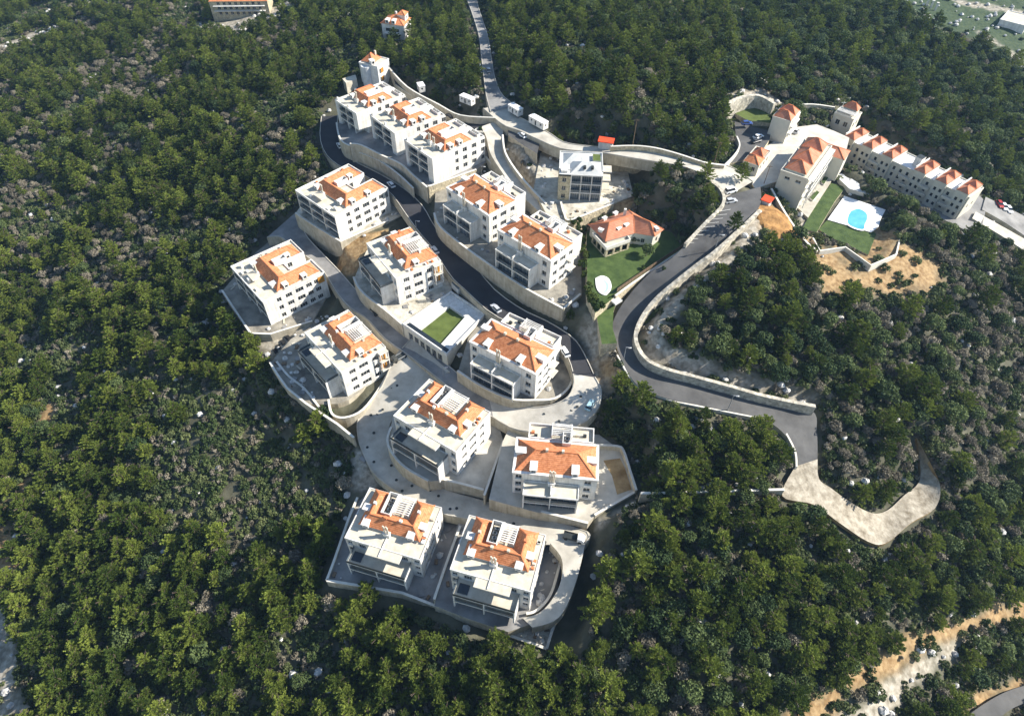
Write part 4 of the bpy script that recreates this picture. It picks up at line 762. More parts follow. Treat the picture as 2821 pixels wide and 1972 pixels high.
# hotel: long row
zb = 19.5; A_ = U(2298, 436, zb); B_ = U(2634, 604, zb); L_ = float(np.hypot(*(B_-A_)[:2])); yaw = math.degrees(math.atan2(*(B_-A_)[1::-1])); D, H = 10., 8.6
e_ = np.array([math.cos(R(yaw)), math.sin(R(yaw))]); nn = np.array([-e_[1], e_[0]]); c = A_[:2]+e_*L_/2+nn*D/2
r = tag(empty('hotel_row', (c[0], c[1], zb), R(yaw)), 'long beige hotel wing with six pairs of small tiled roofs', 'hotel')
hl = {0: [h for z in (.9, 3.6, 6.1) for h in xywin(L_, 19, 1.05, z, z+1.5, .01)], 1: [(2.5, 3.6, 3.4, 4.9), (6, 7.1, 3.4, 4.9)]}
X, Y = L_/2, D/2; block(r, rect(-X, X, -Y, Y), -4, H, hl, m='cream', sill=True); slab(r, 'roof_deck', -X, X, -Y, Y, H, H+.1, 'white', 'poolwhite'); ring(r, 'parapet', -X-.05, X+.05, -Y-.05, Y+.05, H-.2, H+.5, .25, 'cream')
for f in (.055, .21, .375, .63, .79, .945):
    x = -X+L_*f; w2 = L_*.043; p0, p1 = max(x-w2, -X+.02), min(x+w2, X-.02)
    block(r, rect(p0, p1, -Y-.9, Y-.4), -4, H+1.5, {0: [((p1-p0)*.3-.5, (p1-p0)*.3+.5, z, z+1.4) for z in (1, 3.7, 6.3)]+[((p1-p0)*.75-.5, (p1-p0)*.75+.5, z, z+1.4) for z in (1, 3.7, 6.3)]}, m='cream', name='bay_wall')
    hiproof(r, p0+.1, p1-.1, -Y-.8, -.3, H+1.52, 1.45, m='tile2', name='roof'); hiproof(r, p0+.1, p1-.1, .1, Y-.5, H+1.52, 1.45, m='tile2', name='roof'); slab(r, 'fin_wall', p0-.35, p0-.004, -Y+.2, Y-.4, H+.1, H+2.2, 'white')
for z in (2.6, 5.3): 
    for f in (.3, .55, .7, .88): slab(r, 'balcony', -X+L_*f-2, -X+L_*f+2, -Y-1.5, -Y-.91, z, z+.9, 'cream')
slab(r, 'lift_tower', -X+L_*.53, -X+L_*.53+2.4, -1.5, 1.5, H+.1, H+3.6, 'white', 'dark')
# hotel: main building
W, D, H = 9.4, 26., 10.; c = corner((97.3, 190.3), -34, W, D)
r = house('hotel_building', 'four-storey cream hotel building with three tiled roofs above the lawn strips', 'hotel', c[0], c[1], 26.4, -34, W, D, H, m='cream', wins={0: xywin(W, 2, 1.8, 7.6, 8.6), 1: [h for z in (.6, 3.8, 7.) for h in xywin(D, 7, 1.6, z, z+2.1)], 3: xywin(D, 6, 1.1, 7, 8.4)}, sill=True)
for a, b in ((-D/2+.9, -D/2+7.6), (-D/2+8.4, D/2-8.2), (D/2-7.4, D/2-.8)): slab(r, 'attic_wall', -W/2+1, W/2-1.6, a+.2, b-.2, H+.1, H+.9, 'cream'); hiproof(r, -W/2+.7, W/2-1.3, a, b, H+.92, 2.7, m='tile2')
for z in (3.2, 6.5, 9.6): slab(r, 'balcony', W/2+.004, W/2+1.7, -D/2+.5, D/2-.5, z-.25, z, 'white'); 
for z in (3.2, 6.5): slab(r, 'railing', W/2+1.6, W/2+1.68, -D/2+.5, D/2-.5, z, z+.9, 'white')
for i in range(8): y = -D/2+.7+(D-1.4)*i/7; slab(r, 'post', W/2+1.45, W/2+1.7, y-.12, y+.12, -1, 9.35, 'white')
block(r, rect(-1., W/2+5.6, D/2+.004, D/2+7.5), -2, 6.6, {}, m='cream', name='link_wall'); hiproof(r, -1., W/2+5.6, D/2+.2, D/2+7.5, 6.62, 2., m='tile2', name='link_roof', ov=.2)
# hotel: tower house, small house, pavilion
W, D, H = 6.8, 10., 8.6; c = corner((99.6, 223.6), -34, W, D)
r = house('hotel_tower', 'tall narrow cream house with two tiled roofs by the hotel lawn', 'house', c[0], c[1], 30.4, -34, W, D, H, m='cream', wins={1: [h for z in (1, 3.8, 6.2) for h in xywin(D, 2, 1.3, z, z+1.6)], 0: []}, base=-2)
for a, b in ((-D/2+.3, -.2), (.2, D/2-.3)): hiproof(r, -W/2+.3, W/2-.3, a, b, H+.36, 2.2, m='tile2', ov=.2)
for z in (3.2, 5.9): slab(r, 'balcony', W/2+.004, W/2+1.1, -D/2+1, D/2-1, z, z+.7, 'white')
block(r, rect(-W/2+1, W/2-.4, D/2+.004, D/2+5), -1, 6, {}, m='cream', name='annex_wall'); slab(r, 'annex_deck', -W/2+1, W/2-.4, D/2+.2, D/2+5, 6.004, 6.12, 'white', 'poolwhite')
W, D, H = 7.8, 7.6, 4.6; c = corner((129.8, 238.1), -42, W, D)
r = house('garden_house', 'small cream house with one tiled roof and slatted terrace above the hotel wing', 'house', c[0], c[1], 28.2, -42, W, D, H, m='cream', wins={0: xywin(W, 2, 1.6, .8, 2.8), 1: xywin(D, 2, 1.2, .8, 2.6)})
hiproof(r, -W/2+1.4, W/2-1.2, .2, D/2-.2, H+1.8, 2.1, m='tile2', ov=.3); slab(r, 'attic_wall', -W/2+1.4, W/2-1.2, .2, D/2-.2, H+.1, H+1.79, 'cream'); pergola(r, -W/2+.4, W/2-.4, -D/2+.3, 0, H+1.2, 6)
W, D, H = 5.6, 12.2, 3.; c = corner((84., 201.2), -34, W, D)
r = house('gate_pavilion', 'low pavilion with two orange pyramid roofs at the hotel entrance', 'pavilion', c[0], c[1], 31.2, -34, W, D, H, m='cream', wins={0: xywin(W, 2, 1.2, .6, 2.2), 1: xywin(D, 3, 1.4, .6, 2.2)}, base=-2)
hiproof(r, -W/2+.2, W/2-.2, -D/2+.2, -.5, H+.36, 1.8, m='tile', ov=.2); hiproof(r, -W/2+.5, W/2-.7, 0, D/2-1, H+.36, 1.7, m='tile2')
# hotel garden: pool, hedge beds, white band
def flat(name, label, cat, px, z, m, th=.12, side=None):
    P = [U(a, b, z)[:2] for a, b in px]; c_ = np.mean(P, 0)
    return tag(MB().prism([tuple(p-c_) for p in P], -th, 0, 0, 1 if side else 0).obj(name, [m]+([side] if side else []), origin=(0, 0, 0)), label, cat) if False else _flat(name, label, cat, P, c_, z, m, th, side)
def _flat(name, label, cat, P, c_, z, m, th, side):
    o = MB().prism([tuple(p-c_) for p in P], -th, 0, 0, 1 if side else 0).obj(name, [m]+([side] if side else [])); o.location = (c_[0], c_[1], z)
    return tag(o, label, cat)
pl = spline([(2345,582),(2365,576),(2386,588),(2388,605),(2382,618),(2378,632),(2355,628),(2336,616),(2337,596),(2345,582)], 5)[:-1]
r = tag(empty('swimming_pool', tuple(U(2362, 604, 23.6))), 'kidney-shaped turquoise swimming pool on the white hotel terrace', 'pool'); c_ = U(2362, 604, 23.6)[:2]
P = [U(p[0], p[1], 23.62)[:2]-c_ for p in pl]; MB().poly([(p[0], p[1], .07) for p in P]).obj('water', 'water', r)
pc = MB()
for i in range(len(P)):
    a, b = P[i], P[(i+1) % len(P)]; pc.poly([(*a, .12), (*b, .12), (*(b*1.13), .12), (*(a*1.13), .12)]); pc.poly([(*a, .12), (*b, .12), (*b, .02), (*a, .02)]); pc.poly([(*(a*1.13), .12), (*(b*1.13), .12), (*(b*1.13), .0), (*(a*1.13), .0)])
pc.obj('coping', 'poolwhite', r)
r = tag(empty('garden_pool', tuple(U(1664, 790, 22.35))), 'empty white kidney pool with pale blue step on the villa lawn', 'pool'); c_ = U(1664, 790, 22.35)[:2]
P = [U(p[0], p[1], 22.35)[:2]-c_ for p in spline([(1640,768),(1658,761),(1676,768),(1684,785),(1682,800),(1668,814),(1650,806),(1642,790),(1640,768)], 5)[:-1]]
MB().prism([tuple(p) for p in P], -.3, .25).obj('shell', 'poolwhite', r); Q_ = [U(p[0], p[1], 22.65)[:2]-c_ for p in spline([(1657,770),(1670,774),(1677,787),(1672,802),(1660,808),(1668,798),(1670,786),(1664,776),(1657,770)], 4)[:-1]]
MB().prism([tuple(p) for p in Q_], .2, .27).obj('step', 'poolblue', r)
o = tag(empty('garden_steps', tuple(U(1684, 818, 22.))), 'flight of grey steps beside the empty garden pool', 'steps'); P = U(1684, 818, 22.)
for k in range(7):
    s_ = MB().box(-1.5, 1.5, -.16, .16, -.6, 0).obj('step', 'concgrey', o); s_.location = (k*.36, -k*.28, .3-k*.12); s_.rotation_euler = (0, 0, R(40))
_flat('pool_house', 'long pale flat-roofed pool house above the hotel pool', 'building', *(lambda P: (P, np.mean(P, 0)))([U(a, b, 25.2)[:2] for a, b in ((2300,482),(2318,478),(2400,520),(2394,536),(2340,520))]), 25.2, 'greywall', 2.6, 'cream')
for px, z, lb in (([(2345,535),(2400,560),(2412,548),(2420,532),(2400,545),(2345,520)], 22.6, 'dark planted terrace behind the hotel pool'),):
    _flat('plant_bed', lb, 'plant bed', *(lambda P: (P, np.mean(P, 0)))([U(a, b, z)[:2] for a, b in px]), z, 'yard', 1., 'stone')
for px, lb in (([(2262,500),(2290,462),(2297,466),(2270,508)], 'upper grass strip beside the hotel building'), ([(2232,545),(2250,525),(2258,530),(2240,552)], 'lower grass strip beside the hotel building')):
    _flat('grass_strip', lb, 'lawn', *(lambda P: (P, np.mean(P, 0)))([U(a, b, 25.)[:2] for a, b in px]), 25., 'lawn', 1., 'white')
# far buildings at the frame edge
A_ = G(592, 62); B_ = G(742, 30); W = float(np.hypot(*(B_-A_)[:2])); D, H = 13., 8.; yw_ = math.atan2(B_[1]-A_[1], B_[0]-A_[0]); c = (A_+B_)[:2]/2+np.array([-math.sin(yw_), math.cos(yw_)])*D/2
r = house('distant_villa_block', 'distant stone apartment house with scalloped orange roof at the top edge', 'house', c[0], c[1], float((A_+B_)[2]/2), math.degrees(yw_), W, D, H, m='buff', wins={0: [h for z in (1, 3.8, 6.2) for h in xywin(W, 8, 1.7, z, z+1.6)]})
for i in range(4): hiproof(r, -W/2+W*i/4+.3, -W/2+W*(i+1)/4-.3, -D/2, D/2, H+.36, 2.2, ov=.3)
for z in (3.2, 5.8): slab(r, 'balcony', -W/2+2, W/2-2, -D/2-1.4, -D/2-.004, z, z+.3, 'white')
r = house('distant_house', 'pale distant house with flat white roof in the top right corner', 'house', 252, 352, 23., -40, 12, 16, 6.5, m='white', wins={0: xywin(12, 3, 1.4, 1, 3), 3: xywin(16, 3, 1.4, 1, 3)})
for i, (a, b) in enumerate(((2550, 20), (2562, 26), (2574, 32))):
    P = G(a, b); tag(MB().box(-.4, .4, -.4, .4, -1, 4).box(-.6, .6, -.6, .6, 4, 4.3).obj('stone_pillar', 'coping', origin=(0, 0, 0)), ['left', 'middle', 'right'][i]+' of three pale pillars on the far meadow', 'pillar').location = tuple(P)
# ------------------------------------------------------------------ vehicles, cabins, poles and small things
GLZ = {}
def car(px, ahead, colr, label, kind='car'):
    P = S(*px); Q = S(*ahead); an = math.atan2(Q[1]-P[1], Q[0]-P[0])
    r = tag(empty('parked_'+kind if kind != 'loader' else 'wheel_loader', tuple(P), an), label, kind, 'vehicles in and around the village')
    pm = GLZ.setdefault(colr, paint('car_paint', colr))
    def loft(secs, m, nm):
        mb = MB()
        for i in range(len(secs)-1):
            a, b = secs[i], secs[i+1]
            for j in range(len(a)): mb.poly([a[j], a[(j+1) % len(a)], b[(j+1) % len(b)], b[j]])
        mb.poly(secs[0][::-1]); mb.poly(secs[-1]); return mb.obj(nm, m, r)
    sec = lambda x, w_, z0, z1, c_=.12: [(x, -w_, z0), (x, w_, z0), (x, w_, z1-c_), (x, w_-c_, z1), (x, -w_+c_, z1), (x, -w_, z1-c_)]
    if kind == 'car' or kind == 'van':
        hb = .82 if kind == 'car' else 1.
        loft([sec(-2.2, .78, .35, hb-.12), sec(-2.05, .88, .28, hb+.05), sec(-.9, .9, .25, hb+.06), sec(.9, .9, .25, hb), sec(1.9, .86, .28, hb-.08), sec(2.2, .74, .35, hb-.25)], [pm], 'body')
        ht = 1.42 if kind == 'car' else 1.95
        tp = lambda x, w_, z: [(x, -w_, z), (x, w_, z)]
        mb = MB(); x0, x1, x2, x3 = (-1.95, -1.35, .35, 1.05) if kind == 'car' else (-2.1, -1.9, .8, 1.4)
        A = [(x0, -.82, hb), (x3, -.8, hb-.05), (x3, .8, hb-.05), (x0, .82, hb)]; B = [(x1, -.62, ht), (x2, -.62, ht), (x2, .62, ht), (x1, .62, ht)]
        for j in range(4): mb.poly([A[j], A[(j+1) % 4], B[(j+1) % 4], B[j]])
        mb.obj('window_glass', 'glass', r); loft([sec(x1-.05, .6, ht-.06, ht+.03, .02), sec(x2+.05, .6, ht-.06, ht+.03, .02)], [pm], 'roof')
        for sx in (-1.25, 1.3):
            for sy in (-.86, .86): _wheel(r, sx, sy, .33)
        for sy in (-.6, .6): slab(r, 'headlight', 2.12, 2.2, sy-.14, sy+.14, .52, .64, 'poolwhite')
    else:
        loft([sec(-3., .95, .6, .95, .05), sec(.6, .95, .6, .95, .05)], [M['dark']], 'flatbed'); loft([sec(.75, 1., .5, 2.1), sec(1.9, .98, .5, 2.05), sec(2.5, .9, .5, 1.3)], [pm], 'cab'); slab(r, 'windscreen', 1.92, 2.06, -.75, .75, 1.35, 1.95, 'glass')
        for sy in (-.97, .93): slab(r, 'side_board', -3., .6, sy, sy+.05, .95, 1.35, 'dark' if kind == 'truck' else 'metal')
        for sx in (-2.2, 1.4):
            for sy in (-.95, .95): _wheel(r, sx, sy, .45)
        if kind == 'loader': slab(r, 'bucket', 2.6, 3.3, -1.1, 1.1, .2, .9, 'dark')
    return r
def _wheel(r, x, y, rad):
    if ('w', rad) not in GLZ:
        mb = MB(); n = 12; ring_ = lambda yy, q: [(q*math.cos(6.2832*i/n), yy, q*math.sin(6.2832*i/n)) for i in range(n)]
        A, B = ring_(-.11, rad), ring_(.11, rad)
        for i in range(n): mb.poly([A[i], A[(i+1) % n], B[(i+1) % n], B[i]])
        mb.poly(A); mb.poly(B); GLZ[('w', rad)] = mb.mesh('wheel', ['rubber'])
    inst(GLZ[('w', rad)], 'wheel', r, (x, y, rad))
WH, SL, BK, BLU, RD = (.75, .75, .74), (.42, .43, .45), (.02, .02, .022), (.03, .07, .25), (.35, .03, .02)
for a in [((1078,512),(1066,500),WH,'white car on the dark road behind the grey clad block'), ((1198,692),(1188,678),SL,'silver car on the dark road behind the pergola block'), ((1366,852),(1352,838),SL,'car on the dark road above the turf court'),
 ((1556,972),(1545,958),WH,'white car on the shaded road behind the plaza block'), ((1625,1118),(1634,1098),(.3,.45,.5),'pale blue car parked alone on the paved plaza'), ((936,404),(928,390),WH,'white car on the bend left of the top row'),
 ((1240,322),(1228,316),BK,'dark car on the shaded entry road behind the top row'), ((1319,186),(1315,172),WH,'white car parked furthest up the forest road'), ((1325,200),(1321,186),WH,'white car parked second on the left of the forest road'), ((1346,196),(1343,182),SL,'silver car on the right of the forest road'),
 ((1439,376),(1425,366),WH,'white car in the small car park above the grey house'), ((2012,557),(2032,553),SL,'silver car in the first parking bay by the pine grove'), ((2088,380),(2104,375),WH,'white car in the hotel car park'), ((2082,392),(2098,387),BK,'black car beside the white car in the hotel car park'),
 ((2192,364),(2200,352),SL,'silver car next to the tall narrow hotel house'), ((2056,343),(2068,350),BLU,'blue car at the top of the hotel car park'), ((2752,566),(2760,578),RD,'red car on the lane right of the hotel wing'), ((2764,573),(2772,585),WH,'white car on the lane right of the hotel wing'), ((2777,580),(2785,592),WH,'outermost white car on the lane right of the hotel wing')]: car(*a)
car((2012,530), (2034,526), WH, 'white van in the bay above the silver car', 'van'); car((1032,858), (1018,842), BK, 'black flatbed truck on the inner road', 'truck'); car((1583,1484), (1600,1490), WH, 'white pickup truck near the right end of the lower road', 'truck')
car((1098,990), (1086,1000), (.06, .06, .05), 'dark wheel loader at the sunlit inner junction', 'loader')
def cabin(px, ahead, Lg, label, m='white', Wd=2.6, Hh=2.7):
    P = S(*px); Q = S(*ahead); an = math.atan2(Q[1]-P[1], Q[0]-P[0]); r = tag(empty('site_cabin', tuple(P), an), label, 'cabin', 'site cabins by the forest road')
    block(r, rect(-Lg/2, Lg/2, -Wd/2, Wd/2), .1, Hh, {0: [(Lg*.18-.45, Lg*.18+.45, 1.2, 2.1), (Lg*.45-.45, Lg*.45+.45, .2, 2.2), (Lg*.8-.45, Lg*.8+.45, 1.2, 2.1)], 1: [(.8, 1.6, 1.2, 2.1)]}, m=m); slab(r, 'roof', -Lg/2-.1, Lg/2+.1, -Wd/2-.1, Wd/2+.1, Hh, Hh+.15, 'poolwhite')
    slab(r, 'skid', -Lg/2+.2, Lg/2-.2, -Wd/2+.3, Wd/2-.3, -.3, .098, 'dark'); return r
cabin((1288,284), (1308,289), 6.2, 'white site cabin left of the forest road'); cabin((1420,312), (1440,322), 6., 'grey-white site cabin by the road corner under the pines', 'greywall'); cabin((1483,346), (1505,357), 8., 'longest white site cabin beside the upper road'); cabin((1161,250), (1168,262), 4., 'small white caravan in the clearing behind the boundary wall')
def kiosk(px, ahead, label, Lg=5., Wd=3.):
    P = S(*px); Q = S(*ahead); an = math.atan2(Q[1]-P[1], Q[0]-P[0]); r = tag(empty('guard_kiosk', tuple(P), an), label, 'kiosk')
    slab(r, 'body', -Lg/2, Lg/2, -Wd/2, Wd/2, -.5, 2.4, 'greywall'); slab(r, 'canopy', -Lg/2-.3, Lg/2+.3, -Wd/2-.4, Wd/2+.3, 2.404, 2.7, 'red')
kiosk((1668,404), (1690,405), 'kiosk with bright red roof on the upper road'); kiosk((2108,566), (2122,552), 'kiosk with red roof above the brown earth heap', 3.2, 2.6)
def pole(px, h, label, arm=True, kind='street_lamp', m='metal'):
    P = S(*px); r = tag(empty(kind, tuple(P)), label, 'street lamp' if arm else 'utility pole'); MB().cyl(0, 0, -.5, h, .14, .08, 8).obj('post', m, r)
    if arm: MB().box(-.08, 1.3, -.08, .08, h-.1, h+.05).obj('arm', m, r); MB().box(.7, 1.5, -.18, .18, h-.22, h-.104).obj('lamp_head', 'poolwhite', r)
    else: MB().box(-.9, .9, -.06, .06, h-.6, h-.45).obj('crossarm', m, r)
pole((1968,693), 6.5, 'lamp post beside the parking bays on the asphalt road'); pole((1716,999), 6.5, 'lamp post on the outside of the asphalt bend'); pole((2004,1130), 6.5, 'lamp post on the lower stretch of the asphalt road'); pole((1148,640), 5., 'lamp post behind the pergola block'); pole((1327,494), 5.5, 'lamp post at the stone garden wall of the top row')
pole((1743,400), 10, 'tall wooden pole at the upper road below the pines', False, 'utility_pole', 'wood'); pole((1966,455), 9, 'pole at the road junction near the hotel', False, 'utility_pole', 'wood'); pole((2105,505), 7, 'pole at the hotel entrance junction', False, 'utility_pole', 'wood'); pole((1222,1040), 5., 'lamp post behind the central lower block'); pole((2310,320), 6, 'white pole by the small cream house', False, 'utility_pole', 'white')
# parking bay lines
bl = tag(empty('parking_bay_lines', tuple(S(1930, 640))), 'white painted parking bay lines on the asphalt by the grove', 'road marking'); o_ = S(1930, 640)
for k in range(9):
    f = k/8; a = S(1985-92*f, 583+88*f); b = S(2006-92*f, 581+88*f); d = b-a; d = d/np.hypot(*d[:2])*3.6; q = np.array([-d[1], d[0], 0])/3.6*.07
    z_ = a[2]-o_[2]+.14; MB().poly([(*(a+s_)[:2]-o_[:2], z_) for s_ in (-q, d-q, d+q, q)] if False else [((a+s_)[0]-o_[0], (a+s_)[1]-o_[1], z_) for s_ in (-q, d-q, d+q, q)]).obj('line', 'paintline', bl)
# tree pits in the paved road
pit = MB().cyl(0, 0, -.05, .1, .42, n=12).mesh('tree_pit', ['dark'])
for k, (a, b) in enumerate(((1030,1192),(1012,1232),(1030,1272),(1078,1282),(1092,1322),(1135,1338),(1108,1352),(1185,1350),(1208,1366),(1240,1402),(1258,1400),(1063,1075),(1080,1068),(1094,1062),(1022,1143),(1040,1140),(1054,1128),(1415,1442),(1540,1160),(1500,1140),(1468,1168),(1590,1120),(1600,1092),(1575,1130))):
    P = S(a, b); o = bpy.data.objects.new('tree_pit', pit); col.objects.link(o); o.location = tuple(P+np.array([0, 0, .03])); tag(o, 'small dark round tree pit in the pale village paving', 'tree pit', 'tree pits along the paved village road')
# island planter at the drive head, bins, material heaps
P = S(1325, 362); r = tag(empty('round_planter', tuple(P)), 'oval stone planter with a shrub at the head of the drive', 'planter'); mb = MB()
for i in range(16):
    a, b = 6.2832*i/16, 6.2832*(i+1)/16; f = lambda t_, q: (2.3*q*math.cos(t_), 1.6*q*math.sin(t_))
    mb.poly([(*f(a, 1), .7), (*f(b, 1), .7), (*f(b, .8), .7), (*f(a, .8), .7)]); mb.poly([(*f(a, 1), -.3), (*f(b, 1), -.3), (*f(b, 1), .7), (*f(a, 1), .7)]); mb.poly([(*f(a, .8), .7), (*f(b, .8), .7), (*f(b, .8), .3), (*f(a, .8), .3)])
mb.obj('rim', 'coping', r); MB().poly([(1.9*math.cos(6.2832*i/16), 1.3*math.sin(6.2832*i/16), .5) for i in range(16)]).obj('soil', 'yard', r)
rs = random.Random(5)
for k, (a, b) in enumerate(((768,958),(780,944),(792,930),(804,938),(760,968))):
    P = G(a, b); o = MB().box(-1.1, 1.1, -.7, .7, -.4, .5).box(-1.2, -.2, -.5, .5, .5, .8).obj('pallet_stack', 'rubber'); o.location = tuple(P); o.rotation_euler = (0, 0, rs.uniform(0, 3)); tag(o, 'dark stack of building material on the pale rubble between the left blocks', 'pallet stack', 'dark stacks on the rubble')
for k, (a, b, w_) in enumerate(((1000,1262,2.),(1150,1318,2.),(1165,1322,2.),(1180,1328,2.))):
    P = S(a+2, b+6); o = ring(None, 'brick_bin', -1.2, 1.2, -.8, .8, 0, .8, .15, 'wall') if False else MB().box(-1.2, 1.2, -.8, .8, 0, .7).box(-1., 1., -.6, .6, .7, .95).obj('block_pallet', 'conc2'); o.location = tuple(P); o.rotation_euler = (0, 0, R(-32)); tag(o, 'pallet of grey blocks at the foot of the curved wall below the central block', 'pallet', 'pallets of grey blocks')
# wooden fence on the villa wall
r = None; fp = [U(p[0], p[1], 23.6) for p in spline([(1878,680),(1838,706),(1790,738),(1740,772),(1700,800)], 5)]
c_ = np.mean(fp, 0); r = tag(empty('garden_fence', (c_[0], c_[1], 23.0)), 'brown wooden fence along the villa garden above the asphalt road', 'fence')
for i in range(len(fp)-1):
    a, b = fp[i]-c_, fp[i+1]-c_; mb = MB(); bar(mb, (a[0], a[1], -.2), (a[0], a[1], 1.5), .07); mb.obj('post', 'wood', r); n_ = 6
    for k in range(n_):
        p = a+(b-a)*(k+.5)/n_; d = (b-a)/np.hypot(*(b-a)[:2]); q = np.array([-d[1], d[0]])*.03; h_ = d[:2]*(np.hypot(*(b-a)[:2])/n_*.44)
        MB().prism([tuple(p[:2]-h_-q), tuple(p[:2]+h_-q), tuple(p[:2]+h_+q), tuple(p[:2]-h_+q)], .0, 1.45).obj('board', 'wood', r)
# red soil patch and pale court right of the front-facing block
flatp = [U(a, b, 3.74)[:2] for a, b in ((1662,1268),(1708,1262),(1722,1290),(1740,1348),(1700,1362),(1686,1310))]
cc_ = np.mean(flatp, 0); o = MB().poly([(p[0]-cc_[0], p[1]-cc_[1], 0) for p in flatp]).obj('soil_patch', 'earth'); o.location = (cc_[0], cc_[1], 3.76); tag(o, 'brown soil patch inside the pale walls right of the front-facing block', 'soil')
P = G(2150, 622); mb = MB(); ng = 22; hx = np.linspace(-10, 10, ng)
def hp(x, y):
    q = math.hypot(x/8.5, y/9.5)+.28*float(vnoise(np.array(x+50.), np.array(y+50.), 5., 91)); return (x, y, T2(P[0]+x, P[1]+y)-P[2]+2.6*max(0., 1-q)**.8+.7*float(vnoise(np.array(x+9.), np.array(y+9.), 1.9, 92))*(q < 1)-(.9 if q > 1 else 0))
for i in range(ng-1):
    for j in range(ng-1): mb.poly([hp(hx[i], hx[j]), hp(hx[i+1], hx[j]), hp(hx[i+1], hx[j+1]), hp(hx[i], hx[j+1])])
M['heap'] = mat('brown_heap', (.25, .12, .035), var=.4, scale=.4, col2=(.42, .23, .08), bump=.8, bscale=1.2, detail=8)
o = mb.obj('earth_heap', 'heap'); o.location = tuple(P); tag(o, 'orange-brown earth heap beside the red-roofed kiosk', 'earth heap')
# loose limestone boulders in view on the bend and the slopes are scattered with the ground cover below
# ------------------------------------------------------------------ trees
def leafmat(name, c1, c2, tr=.25):
    m = bpy.data.materials.new(name); m.use_nodes = True; n = m.node_tree.nodes; L = m.node_tree.links; b = n['Principled BSDF']; b.inputs['Roughness'].default_value = .75; b.inputs['Specular IOR Level'].default_value = .15
    oi = n.new('ShaderNodeObjectInfo'); g = n.new('ShaderNodeNewGeometry'); nz = n.new('ShaderNodeTexNoise'); nz.inputs['Scale'].default_value = .9; nz.inputs['Detail'].default_value = 3; L.new(g.outputs['Position'], nz.inputs['Vector'])
    ad = n.new('ShaderNodeMath'); ad.operation = 'ADD'; L.new(nz.outputs['Fac'], ad.inputs[0]); mu = n.new('ShaderNodeMath'); mu.operation = 'MULTIPLY_ADD'; L.new(oi.outputs['Random'], mu.inputs[0]); mu.inputs[1].default_value = .7; mu.inputs[2].default_value = -.35; L.new(mu.outputs[0], ad.inputs[1])
    r = n.new('ShaderNodeValToRGB'); r.color_ramp.elements[0].position = .25; r.color_ramp.elements[1].position = .8; r.color_ramp.elements[0].color = (*c1, 1); r.color_ramp.elements[1].color = (*c2, 1); L.new(ad.outputs[0], r.inputs[0]); L.new(r.outputs[0], b.inputs['Base Color'])
    t = n.new('ShaderNodeBsdfTranslucent'); L.new(r.outputs[0], t.inputs[0]); mx = n.new('ShaderNodeMixShader'); mx.inputs[0].default_value = tr; L.new(b.outputs[0], mx.inputs[1]); L.new(t.outputs[0], mx.inputs[2]); L.new(mx.outputs[0], n['Material Output'].inputs[0]); return m
LM = {'pine': leafmat('pine_needles', (.075, .115, .02), (.235, .285, .052)), 'oak': leafmat('oak_leaves', (.036, .062, .022), (.115, .152, .052)), 'bare': leafmat('bare_twigs', (.14, .125, .092), (.28, .25, .19), .2),
      'scrub': leafmat('scrub_leaves', (.045, .07, .024), (.15, .175, .07)), 'hedge': leafmat('hedge_leaves', (.03, .055, .012), (.08, .105, .02))}
class TM:
    def __init__(s): s.v = []; s.f = []
    def tri(s, a, b, c): i = len(s.v); s.v += [a, b, c]; s.f.append((i, i+1, i+2))
    def mesh(s, name, m):
        me = bpy.data.meshes.new(name); me.from_pydata([tuple(map(float, v)) for v in s.v], [], s.f); me.materials.append(m); return me
def unit(r): v = r.normal(size=3); return v/np.linalg.norm(v)
def trunk_mesh(h, r0, rs, limbs=5, name='trunk'):
    mb = MB(); n = 6; pts = [np.array([0, 0, -.6])]; x = np.zeros(2)
    for k in range(1, 5): x = x+rs.normal(size=2)*.12; pts.append(np.array([x[0], x[1], h*k/4]))
    rr = [r0*(1-.2*k) for k in range(5)]
    for k in range(4):
        for i in range(n):
            a, b = 6.2832*i/n, 6.2832*(i+1)/n; f = lambda p, q, t_: (p[0]+q*math.cos(t_), p[1]+q*math.sin(t_), p[2])
            mb.poly([f(pts[k], rr[k], a), f(pts[k], rr[k], b), f(pts[k+1], rr[k+1], b), f(pts[k+1], rr[k+1], a)])
    for k in range(limbs):
        t_ = rs.uniform(.35, .9); p = pts[0]+(pts[-1]-pts[0])*t_; a = rs.uniform(0, 6.28); L_ = h*.28; bar(mb, p, (p[0]+L_*math.cos(a), p[1]+L_*math.sin(a), p[2]+L_*.5), r0*.25)
    return mb.mesh(name, ['bark'])
